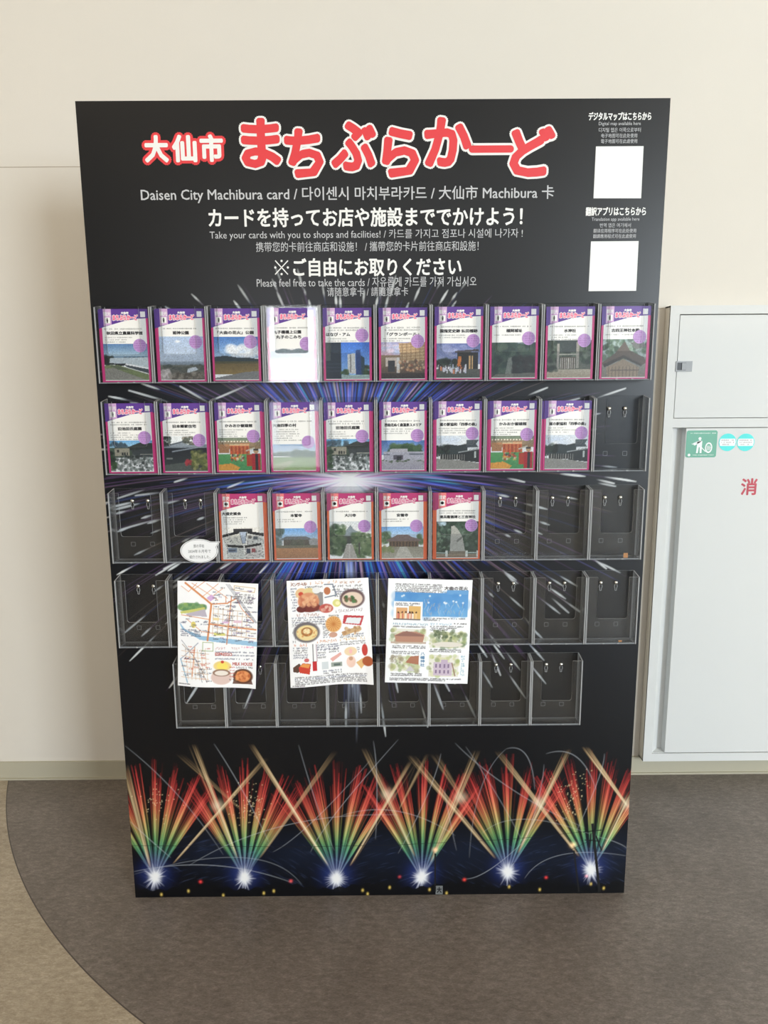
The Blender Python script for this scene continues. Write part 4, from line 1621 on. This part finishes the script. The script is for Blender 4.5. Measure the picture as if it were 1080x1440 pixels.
for k in range(5):
    c.scrawl(.66, .80+.03*k, .73, .012, rs.choice([INKN, (190, 80, 70)]), rs, .8)
c.scrawl(.74, .80, .96, .02, INKN, rs, .8)
c.scrawl(.02, .975, .16, .008, INKN, rs)
root, g1 = paper_sheet('hand_drawn_sheet', [(250, 816), (363.5, 820.5), (360, 967.5), (250.5, 963)], c, 'white sheet with a hand-drawn street map in orange lines and a blue river', .004, 1)
on_sheet(g1, [('ESPRESSO', .48, .69, .662, .690, .0016), ('MILK HOUSE', .70, .95, .752, .782, .0016)], mat('sheet_ink_red', (196, 96, 84), .6), root, 'red_lettering')

# --- sheet 2: food drawings
c = Canvas(190, 240, (250, 250, 252))
org2 = (206, 132, 76)
for y_, x0_, x1_, hh_, q in ((.035, .05, .25, .03, (176, 112, 84)), (.03, .28, .60, .035, org2), (.035, .64, .92, .025, (176, 120, 90)), (.07, .22, .44, .02, INKN), (.10, .55, .92, .02, INKN), (.07, .55, .92, .022, INKN),
                             (.325, .11, .42, .03, (150, 92, 84)), (.30, .58, .92, .03, (130, 110, 120)), (.60, .06, .22, .03, (206, 110, 70)), (.575, .34, .58, .028, (196, 110, 60)), (.57, .62, .92, .03, (196, 150, 70))):
    c.scrawl(x0_, y_, x1_, hh_, q, rs, .95)
for k in range(9):
    c.scrawl(.05, .08+.025*k, .12+.02*(k % 2), .016, INKB, rs, .8)
for (x0_, x1_, y0_, y1_, st_) in ((.58, .93, .12, .17, .02), (.05, .45, .35, .42, .02), (.42, .5, .42, .56, .02), (.05, .09, .42, .58, .03), (.62, .9, .53, .56, .02), (.5, .62, .34, .40, .02),
                                  (.34, .6, .61, .66, .02), (.34, .44, .66, .74, .022), (.48, .6, .66, .70, .02), (.62, .92, .60, .64, .02), (.05, .22, .63, .74, .022), (.82, .84, .66, .72, .02),
                                  (.06, .92, .905, .97, .016), (.40, .62, .86, .89, .02)):
    y_ = y0_
    while y_ < y1_:
        c.scrawl(x0_, y_, x1_, st_*.75, rs.choice([INKB, INKN]), rs, .8)
        y_ += st_
c.poly([(.12, .10), (.44, .12), (.43, .30), (.18, .28)], (150, 146, 146))
c.ell(.18, .125, .075, .05, (232, 196, 150))
c.ell(.17, .13, .03, .02, (206, 80, 60))
c.ell(.27, .115, .07, .04, (226, 206, 150))
c.ell(.26, .20, .13, .08, (216, 146, 110))
c.ell(.27, .255, .13, .045, (120, 56, 50))
c.ell(.17, .27, .06, .03, (108, 50, 46))
c.blobs(.16, .15, .36, .24, 46, .025, [(226, 170, 130), (200, 120, 90), (236, 190, 150)], rs)
c.ell(.36, .10, .05, .03, (240, 240, 240))
c.path([(.46, .05), (.56, .05), (.6, .15), (.46, .17)], .012, (110, 122, 140))
c.ell(.49, .11, .04, .035, (190, 120, 84))
c.ell(.47, .27, .085, .042, (200, 100, 90))
c.blobs(.41, .25, .53, .29, 16, .02, [(236, 200, 180), (180, 70, 66)], rs)
c.ell(.60, .225, .05, .035, (226, 222, 140))
c.ell(.61, .225, .025, .018, (246, 240, 190))
c.ell(.79, .19, .15, .09, (104, 82, 84))
c.ell(.79, .195, .125, .068, (230, 208, 190))
c.blobs(.70, .17, .84, .22, 30, .018, [(92, 130, 80), (120, 80, 60), (60, 100, 60)], rs)
c.ell(.22, .485, .16, .095, (112, 106, 110))
c.ell(.225, .49, .13, .072, (238, 216, 158))
c.ell(.225, .48, .07, .042, (166, 112, 64))
c.ell(.225, .475, .045, .026, (244, 226, 180))
c.blobs(.11, .45, .34, .53, 30, .01, [(214, 150, 90)], rs)
c.ell(.55, .42, .095, .075, (226, 172, 108))
for k in range(16):
    a_ = 2*PI*k/16
    c.line(.55, .42, .55+.085*math.cos(a_), .42+.065*math.sin(a_), .006, (200, 126, 66))
c.ell(.54, .52, .05, .025, (206, 160, 140))
c.poly([(.68, .34), (.92, .36), (.88, .45), (.66, .42)], (196, 72, 78))
c.poly([(.72, .365), (.89, .378), (.86, .435), (.69, .415)], (232, 236, 240))
c.poly([(.64, .50), (.86, .45), (.88, .49), (.66, .54)], (206, 172, 130))
c.blobs(.66, .46, .86, .53, 20, .02, [(226, 196, 150), (176, 130, 90)], rs)
c.poly([(.04, .81), (.12, .77), (.16, .82), (.10, .86), (.04, .85)], (96, 70, 60))
c.poly([(.11, .81), (.16, .77), (.26, .78), (.24, .88), (.12, .86)], (206, 70, 52))
c.poly([(.12, .80), (.17, .775), (.25, .785), (.23, .82)], (232, 156, 84))
c.ell(.21, .745, .03, .018, (206, 110, 110))
c.rect(.28, .76, .33, .85, (196, 52, 56))
c.line(.29, .60, .29, .76, .012, INKN, .7)
c.line(.33, .60, .335, .76, .008, (150, 110, 130), .7)
c.poly([(.49, .745), (.62, .69), (.63, .715), (.52, .775)], (232, 176, 168))
c.rect(.39, .77, .47, .84, (214, 220, 224))
c.rect(.50, .785, .63, .825, (160, 168, 160))
c.rect(.53, .795, .61, .815, (96, 110, 106))
c.ell(.74, .69, .075, .042, (240, 214, 176))
c.ell(.74, .69, .02, .022, (246, 190, 190))
c.ell(.74, .79, .055, .055, (240, 206, 190))
c.ell(.74, .76, .025, .018, (206, 160, 130))
c.ell(.91, .685, .035, .055, (196, 66, 60))
c.poly([(.80, .80), (.88, .76), (.93, .79), (.86, .86)], (232, 192, 130))
c.ell(.94, .79, .065, .045, (176, 92, 56))
c.scrawl(.03, .985, .18, .008, INKN, rs)
root, g2 = paper_sheet('hand_drawn_sheet', [(403, 816.5), (518, 812), (525.5, 957), (409, 966)], c, 'white sheet covered in hand-drawn bowls and plates of food', .005, 2, .03)
on_sheet(g2, [('バンフール', .05, .24, .022, .052, .0014)], mat('sheet_ink_brown', (150, 96, 76), .6), root, 'brown_lettering')

# --- sheet 3: watercolours of the festival and gardens
c = Canvas(190, 240, (248, 250, 253))
for k in range(5):
    c.scrawl(.09, .055+.017*k, .64+.06*(k == 4), .013, INKN, rs, .8)
c.grad(.13, .355, (92, 152, 210), (120, 176, 222), .09, .96)
c.rect(.70, .10, .96, .14, (110, 164, 214))
c.blobs(.1, .14, .95, .34, 60, .06, [(80, 142, 206), (116, 176, 224), (96, 156, 214)], rs, .5)
for k in range(50):
    x_ = rs.uniform(.4, .92)
    y_ = rs.uniform(.18, .32)
    c.line(x_, y_, x_+rs.uniform(-.02, .02), y_+.03, .004, rs.choice([(222, 206, 170), (214, 170, 170), (220, 226, 236)]), .7)
for k in range(12):
    c.ell(rs.uniform(.12, .9), rs.uniform(.14, .25), .012, .009, (232, 240, 246), .9, .6)
c.rect(.08, .215, .42, .40, (248, 250, 253))
c.scrawl(.1, .235, .38, .013, INKN, rs)
c.scrawl(.1, .252, .3, .013, INKN, rs)
c.rect(.11, .275, .24, .385, (222, 172, 122))
c.rect(.26, .26, .40, .385, (226, 184, 116))
for k in range(14):
    x_ = rs.uniform(.13, .36)
    c.ell(x_, .315+rs.uniform(0, .02), .01, .009, (92, 60, 50))
    c.rect(x_-.012, .33, x_+.012, .385, rs.choice([(226, 150, 130), (240, 226, 206), (206, 120, 100), (236, 200, 150)]))
c.rect(.08, .38, .40, .392, (120, 110, 110))
for k in range(2):
    c.scrawl(.44, .372+.016*k, .93-.3*k, .012, INKN, rs)
c.scrawl(.08, .43, .48, .022, (96, 140, 170), rs)
c.scrawl(.08, .455, .46, .012, INKN, rs)
c.scrawl(.52, .425, .78, .026, (110, 156, 190), rs)
c.scrawl(.79, .42, .95, .013, INKN, rs)
for k in range(3):
    c.scrawl(.52, .448+.016*k, .93-.1*k, .012, INKN, rs)


def watercolour(x0_, y0_, x1_, y1_, greens, n):
    c.rect(x0_, y0_, x1_, y1_, (232, 230, 220))
    c.blobs(x0_, y0_, x1_, y1_, n, .028, greens, rs, .6)


GW_ = [(160, 176, 120), (190, 196, 140), (130, 150, 108), (206, 206, 160), (150, 140, 110)]
watercolour(.06, .475, .48, .60, GW_, 40)
c.poly([(.1, .54), (.2, .50), (.36, .50), (.46, .53), (.44, .60), (.12, .60)], (186, 140, 120))
c.poly([(.1, .545), (.24, .495), (.44, .53), (.44, .545)], (150, 110, 100))
c.rect(.06, .60, .48, .617, (196, 176, 160))
watercolour(.52, .50, .95, .655, [(130, 150, 110), (170, 180, 120), (100, 120, 90), (190, 190, 140)], 80)
c.ell(.74, .62, .18, .025, (226, 220, 210))
c.blobs(.54, .48, .9, .56, 40, .02, [(96, 110, 84), (120, 130, 96)], rs)
for k in range(2):
    c.scrawl(.08, .64+.017*k, .47, .012, INKN, rs)
    c.scrawl(.07, .695+.017*k, .40, .012, INKN, rs)
    c.scrawl(.52, .672+.017*k, .90, .012, INKN, rs)
watercolour(.06, .74, .40, .885, GW_, 60)
c.poly([(.24, .80), (.3, .74), (.4, .73), (.4, .82)], (176, 120, 96))
c.poly([(.24, .885), (.3, .83), (.36, .885)], (206, 202, 206))
c.blobs(.06, .74, .2, .8, 20, .02, [(236, 236, 236), (150, 140, 120)], rs)
watercolour(.52, .72, .88, .935, [(176, 190, 120), (206, 206, 150), (150, 160, 110)], 50)
c.rect(.58, .79, .80, .92, (206, 190, 206))
c.rect(.67, .765, .75, .86, (196, 178, 200))
for k in range(4):
    c.rect(.60+.05*k, .81, .62+.05*k, .845, (140, 120, 150))
    c.rect(.60+.05*k, .865, .62+.05*k, .9, (140, 120, 150))
c.line(.80, .80, .84, .92, .014, (150, 120, 100))
for k in range(2):
    c.scrawl(.07, .91+.016*k, .44, .012, INKN, rs)
for k in range(2):
    c.scrawl(.06, .955+.015*k, .92-.2*k, .010, INKN, rs)
for k in range(9):
    c.scrawl(.905, .735+.022*k, .95, .02, (120, 166, 190), rs)
root, g3 = paper_sheet('hand_drawn_sheet', [(546, 813), (664.5, 815.5), (657, 960.5), (541, 958)], c, 'white sheet with blue fireworks sky and watercolour garden sketches', .004, 3)
on_sheet(g3, [('大曲の花火', .67, .95, .064, .098, .0016)], mat('sheet_ink_dark', (64, 50, 52), .6), root, 'title_lettering')
on_sheet(g3, [('八', .42, .47, .70, .728, .001), ('幡', .42, .47, .735, .765, .001), ('神', .42, .47, .772, .80, .001), ('社', .42, .47, .808, .838, .001)], mat('sheet_ink_blue', (92, 140, 180), .6), root, 'blue_lettering')

# amber scraps lying in two empty holders
AMB = mat('scrap_amber', (214, 148, 88), .6)
for (r, lab, wd_, hg_, dx) in ((2, 'small amber paper scrap at the bottom of the third-row end holder', .0095, .0105, .026), (3, 'small flat amber scrap at the bottom of the fourth-row end holder', .0075, .0035, .024)):
    b = MB().box(-wd_/2, wd_/2, -.0004, .0004, 0, hg_)
    b.box(-wd_*.2, wd_*.35, -.0007, -.0004, hg_*.2, hg_*.8)
    o = b.build('paper_scrap', AMB)
    o.location = (COL[9]+dx, -.0300, ROWZ[r]+.0026)
    tag(o, lab, 'scrap', 'amber paper scraps')

# ------------------------------------------------------------------ fire hydrant cabinet
FY = 0.506                                  # front of the cabinet frame
cab = empty('hydrant_cabinet', (1.17, WALL_Y, 0.07), 'white steel fire hydrant cabinet set in the wall beside the black board', 'cabinet')
CABW = mat('cabinet_enamel', (224, 225, 223), 0.6, 0, 0.25)
CABL = mat('cabinet_side_enamel', (226, 220, 208), 0.45, 0, 0.4)
off = Vector((1.17, WALL_Y, 0.07))
XL, XR, ZB, ZT = 0.8285, 1.62, 0.0625, 1.4500


def cpart(name, mb_, m):
    mb_.v = [(x-off.x, y-off.y, z-off.z) for x, y, z in mb_.v]
    return mb_.build(name, m, cab)


b = MB()
b.box(XL, XL+.004, FY+.002, WALL_Y-.0005, ZB, ZT)
b.box(XR-.004, XR, FY+.002, WALL_Y-.0005, ZB, ZT)
b.box(XL, XR, FY+.002, WALL_Y-.0005, ZT-.004, ZT)
b.box(XL, XR, FY+.002, WALL_Y-.0005, ZB, ZB+.004)
b.box(XL+.004, XR-.004, WALL_Y-.004, WALL_Y-.0005, ZB+.004, ZT-.004)
cpart('carcass', b, CABL)
fx0, fx1 = XL+.0265, XR-.0265
b = MB()
b.box(XL, fx0, FY, FY+.006, ZB, ZT)
b.box(fx1, XR, FY, FY+.006, ZB, ZT)
b.box(fx0, fx1, FY, FY+.006, ZT-.0235, ZT)
b.box(fx0, fx1, FY, FY+.006, ZB, ZB+.0265)
b.box(fx0, fx1, FY, FY+.006, 1.1085, 1.1345)
cpart('door_frame', b, CABW)
ud = cpart('upper_door', MB().box(fx0+.0025, fx1-.0025, FY+.001, FY+.008, 1.1365, ZT-.0265), CABW)
ux0 = fx0+.0405
ld = cpart('lower_door', MB().box(ux0, fx1-.0025, FY+.001, FY+.0065, ZB+.029, 1.1060).box(ux0, ux0+.003, FY+.0065, WALL_Y-.006, ZB+.029, 1.1060), CABW)
# finger recess beside the lower door: angled channel
b = MB()
n = len(b.v)
zl, zh = ZB+.029, 1.106
b.v += [(fx0+.0015, FY+.004, zl), (fx0+.026, WALL_Y-.008, zl), (ux0, WALL_Y-.008, zl), (fx0+.0015, FY+.004, zh), (fx0+.026, WALL_Y-.008, zh), (ux0, WALL_Y-.008, zh)]
b.f += [(0, 1, 4, 3), (1, 2, 5, 4)]
b.mi += [0, 0]
b.box(fx0+.0015, ux0, FY+.003, WALL_Y-.006, zl-.0015, zl)
cpart('finger_recess', b, CABW)
lx0, lz1 = px(950.5, 508, FY)
lx1, lz0 = px(972.5, 522.5, FY)
b = MB().box(lx0, lx1, FY-.0022, FY+.002, lz0, lz1, 0)
b.box(lx0+.004, lx0+(lx1-lx0)*.62, FY-.0025, FY-.0022, lz0+.004, lz1-.004, 1)
b.box(lx0+(lx1-lx0)*.36, lx0+(lx1-lx0)*.6, FY-.0042, FY-.0025, lz0+.005, lz1-.005, 0)
o = cpart('latch', b, [mat('latch_zinc', (150, 152, 154), .45, 0), mat('latch_gap', (52, 54, 58), .5)])
o['label'] = 'grey metal latch'
t = Ink()
a, e = px(1041, 696.5, FY), px(1066, 672.5, FY)
t.text('消', a[0], e[0], a[1], e[1], FY+.0006, .0013, 8)
t.v = [q-np.array(off) for q in t.v]
t.build('lettering', mat('letter_crimson', (190, 60, 76), .5), cab)

# stickers on the lower door
SY = FY+.0007
g = empty('sticker', (0, 0, 0), 'square green sticker with a white figure pulling a hose, on the lower cabinet door', 'sticker')


def spx(*pts):
    return [px(u, v, SY) for u, v in pts]


(sx0, sz1), (sx1, sz0) = px(966, 605.5, SY), px(1006.5, 643, SY)
MB().prism([(sx0, sz0+.004), (sx0+.004, sz0), (sx1-.004, sz0), (sx1, sz0+.004), (sx1, sz1-.004), (sx1-.004, sz1), (sx0+.004, sz1), (sx0, sz1-.004)], SY-.0004, SY).build('backing', mat('sticker_green', (96, 168, 142), .45), g)
SWH = mat('sticker_white', (240, 244, 242), .45)
sw, sh_ = sx1-sx0, sz1-sz0
k = Ink()
Q = lambda a_, b_: (sx0+sw*a_, sz1-sh_*b_)


def circ(a_, b_, r_, n_=14, ry=1.0):
    return [(sx0+sw*a_+sw*r_*math.cos(2*PI*i/n_), sz1-sh_*b_+sw*r_*ry*math.sin(2*PI*i/n_)) for i in range(n_)]


ys = SY-.0006
k.poly(circ(.44, .30, .05), ys)
k.poly([Q(.40, .84), Q(.34, .84), Q(.36, .50), Q(.36, .42), Q(.52, .38), Q(.52, .84), Q(.46, .84), Q(.45, .62), Q(.42, .62)], ys)
k.poly([Q(.22, .50), Q(.24, .46), Q(.46, .36), Q(.50, .40), Q(.28, .56)], ys)
k.poly([Q(.18, .48), Q(.24, .50), Q(.24, .53), Q(.18, .50)], ys)
k.poly([Q(.52, .62), Q(.66, .78), Q(.64, .80), Q(.52, .66)], ys)
k.poly(circ(.74, .64, .12, 18, 1.45), ys)
k.poly(circ(.12, .91, .045), ys)
rn = random.Random(3)
k.dashes(sx0+sw*.12, sx0+sw*.95, sz1-sh_*.10, .0034, ys, rn, .95)
k.dashes(sx0+sw*.24, sx0+sw*.92, sz1-sh_*.91, .0034, ys, rn, .95)
k.build('pictogram', SWH, g)
k2 = Ink()
k2.poly(circ(.74, .64, .085, 18, 1.45), ys-.0002)
k2.build('reel', mat('sticker_green', (96, 168, 142), .45), g)
k2 = Ink()
for q in range(3):
    k2.poly([Q(.68+.045*q, .74), Q(.70+.045*q, .74), Q(.70+.045*q, .56), Q(.68+.045*q, .56)], ys-.0003)
k2.poly([Q(.67, .66), Q(.82, .66), Q(.82, .63), Q(.67, .63)], ys-.0003)
k2.build('reel_bars', SWH, g)
for (cu, lab) in ((1023, 'round turquoise sticker directly next to the green sticker on the lower cabinet door'), (1048.5, 'round turquoise sticker farther from the green sticker on the lower cabinet door')):
    cx_, cz_ = px(cu, 622, SY)
    g = empty('round_sticker', (cx_, SY, cz_), lab, 'sticker', 'round turquoise stickers')
    MB().prism([(.0255*math.cos(2*PI*i/36), .0255*math.sin(2*PI*i/36)) for i in range(36)], -.0004, 0).build('backing', mat('sticker_turquoise', (64, 222, 218), .45), g)
    pts = []
    for sgn in (1, -1):
        for i in range(9):
            xx_ = (-.0225+.045*i/8)*sgn
            pts.append((-xx_ if False else xx_*-1, sgn*(-.0095-.0 if sgn > 0 else -.0115)*1.0))
    MB().plate([(-.0215, -.0105), (.0215, -.0105), (.0238, 0), (.0215, .0105), (-.0215, .0105), (-.0238, 0)], -.0006).build('white_band', SWH, g)
    k = Ink()
    for q in range(3):
        k.dashes(-.0185+.004*(q == 2), .0185-.008*(q == 2), .0062-.0062*q, .0042, -.0008, rn, .8)
    k.build('lettering', mat('sticker_ink', (150, 128, 132), .5), g)

# ------------------------------------------------------------------ openings and lamps of the hall
FRAME = mat('window_aluminium', (150, 152, 154), .4, .6)


def window_frame(name, x0, x1, z0, z1, y):
    b = MB()
    t_ = .05
    b.box(x0-t_, x0, y-.04, y, z0-t_, z1+t_)
    b.box(x1, x1+t_, y-.04, y, z0-t_, z1+t_)
    b.box(x0, x1, y-.04, y, z1, z1+t_)
    b.box(x0, x1, y-.04, y, z0-t_, z0)
    return tag(b.build(name, FRAME), kind='structure')


window_frame('window_1', 3.80, 6.70, 0.65, 3.12, -7.91)
window_frame('door_1', -1.46, -0.77, 0.15, 2.30, -7.91)
